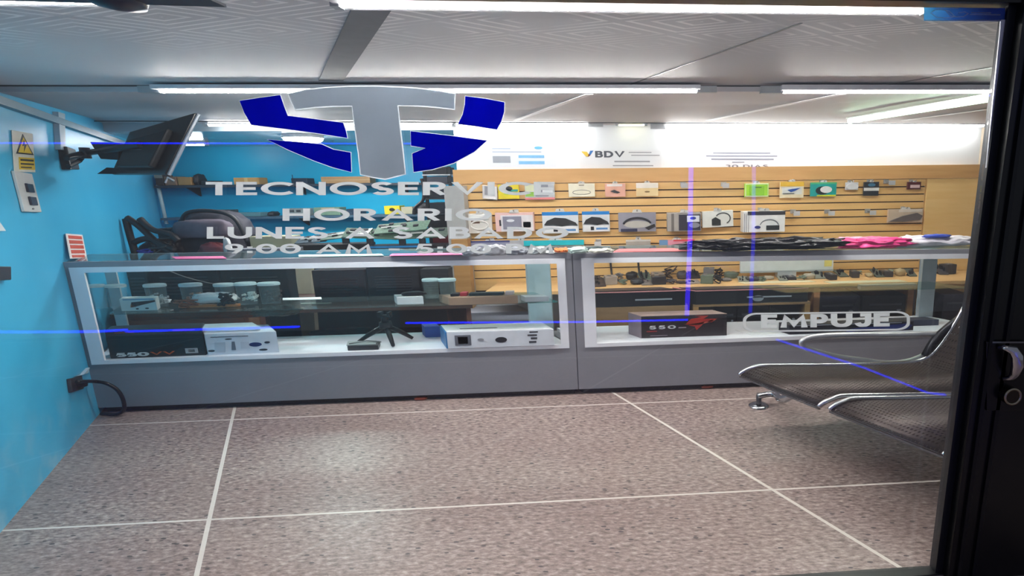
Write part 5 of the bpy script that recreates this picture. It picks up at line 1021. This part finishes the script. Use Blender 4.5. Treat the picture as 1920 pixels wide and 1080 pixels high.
# ================================================================== STEEL WAITING BENCH
chrome = M((200, 202, 206), .16, 1., .02); steel = bpy.data.materials.new('perforated_steel'); steel.use_nodes = True; n, N, lk = nodes(steel)
bb = n.nodes['Principled BSDF']; g = N('NewGeometry'); s_ = N('SeparateXYZ'); lk(g.outputs['Position'], s_.inputs[0])
kx = N('Math', operation='MULTIPLY_ADD', i1=-K); lk(s_.outputs[1], kx.inputs[0]); lk(s_.outputs[0], kx.inputs[2])
px = N('Math', operation='PINGPONG', i1=.014); lk(kx.outputs[0], px.inputs[0]); py = N('Math', operation='PINGPONG', i1=.008); lk(s_.outputs[1], py.inputs[0])
a1 = N('Math', operation='LESS_THAN', i1=.005); lk(px.outputs[0], a1.inputs[0]); a2_ = N('Math', operation='LESS_THAN', i1=.0028); lk(py.outputs[0], a2_.inputs[0]); an_ = N('Math', operation='MULTIPLY'); lk(a1.outputs[0], an_.inputs[0]); lk(a2_.outputs[0], an_.inputs[1])
tr_ = N('BsdfTransparent'); mxs = N('MixShader'); lk(an_.outputs[0], mxs.inputs[0]); lk(bb.outputs[0], mxs.inputs[1]); lk(tr_.outputs[0], mxs.inputs[2]); lk(mxs.outputs[0], n.nodes['Material Output'].inputs['Surface'])
bb.inputs['Base Color'].default_value = (*s2l((80, 72, 70)), 1); bb.inputs['Metallic'].default_value = .8; bb.inputs['Roughness'].default_value = .46
wbn = thing('waiting_bench', (1.6, 2.7, 0), 'two seat chrome and perforated steel waiting bench facing the blue wall', 'bench')
prof = [(0, .36), (.03, .386), (.09, .41), (.17, .42), (.5, .41), (.95, .402), (1.2, .408), (1.3, .44), (1.37, .51), (1.45, .64), (1.52, .78)]
def seat(F0, d, nm):
    """F0 front far corner; the seat runs d (in Y) towards the camera"""
    Fp = V(F0); L = V((-K * d, -d, 0)); pts = [Fp + V((x, 0, z)) for x, z in prof]; m = MB()
    vs = []; 
    for p in pts: vs += [p, p + L]
    m.add(vs, [(2 * i, 2 * i + 1, 2 * i + 3, 2 * i + 2) for i in range(len(pts) - 1)])
    o = build('seat_panel', m, steel, wbn, smooth=True); md = o.modifiers.new('s', 'SOLIDIFY'); md.thickness = .004
    for off, k in ((V((0, 0, .004)), 'side_rail'), (L + V((0, 0, .004)), 'side_rail')):
        build(k, MB().tube(smoothpts([p + off for p in pts], 3), .015, 10), chrome, wbn, smooth=True)
    build('front_lip', MB().box(pts[0] + V((0, 0, -.012)), L, (.012, 0, 0), (0, 0, .02)), M((120, 124, 130), .25, .9), wbn)
seat((.70, 3.2, 0), .54, 'a'); seat((1.085, 2.615, 0), .53, 'b')
bd = lambda s, x, z: V((.70 + x - K * s, 3.2 - s, z))
build('support_beam', MB().box(bd(-.1, .48, .31), V((-K * 1.22, -1.22, 0)), (.1, 0, 0), (0, 0, .045)), M((70, 74, 80), .35, .7), wbn, bevel=.005)
# far foot
fp = atZ(1420, 761, 0); root_ = bd(.02, .53, .31)
for s0, nm in ((0, 0), (1, 1)):
    base_ = V((fp.x, fp.y - .0, 0)) if s0 == 0 else V((fp.x + .85, 2.35, 0)); rt = bd(-.02, .53, .32) if s0 == 0 else bd(1.0, .53, .32)
    build('leg', MB().tube(smoothpts([base_ + V((0, 0, .075)), base_ + V((.12, .0, .088)), (base_ + rt) / 2 + V((.0, 0, -.05)), rt + V((0, 0, -.01))], 5), [.022] * 5 + [.026] * 5 + [.03] * 6, 10), chrome, wbn, smooth=True)
    build('foot_stem', MB().tube([base_ + V((.01, 0, .014)), base_ + V((.01, 0, .085))], .02, 12), M((60, 62, 66), .4), wbn, smooth=True)
    build('foot_pad', MB().lathe(base_ + V((.01, 0, 0)), [(.075, 0), (.075, .008), (.045, .016), (.02, .02)], 24), chrome, wbn, smooth=True)
# arm rest loop at the far end
al = [(1503, 643), (1508, 637), (1525, 632), (1560, 629), (1620, 628), (1690, 628), (1740, 626), (1758, 629), (1756, 643), (1742, 660), (1718, 673), (1690, 680), (1660, 681), (1620, 676), (1570, 669), (1530, 659), (1510, 652)]
AP = [atY(x, y, 3.24) for x, y in al]
sm_ = []
for i in range(len(AP)):
    p0, p1, p2, p3 = AP[i - 1], AP[i], AP[(i + 1) % len(AP)], AP[(i + 2) % len(AP)]
    for j in range(3): t = j / 3; sm_.append(.5 * ((2 * p1) + (p2 - p0) * t + (2 * p0 - 5 * p1 + 4 * p2 - p3) * t * t + (3 * p1 - p0 - 3 * p2 + p3) * t ** 3))
build('armrest', MB().tube(sm_, .02, 10, True), M((206, 208, 212), .38, .75), wbn, smooth=True)
build('backrest_post', MB().tube(smoothpts([atY(1735, 668, 3.22), atY(1752, 640, 3.22), atY(1772, 620, 3.22), atY(1800, 598, 3.22)]), .03, 10), M((40, 42, 48), .3, .6), wbn, smooth=True)
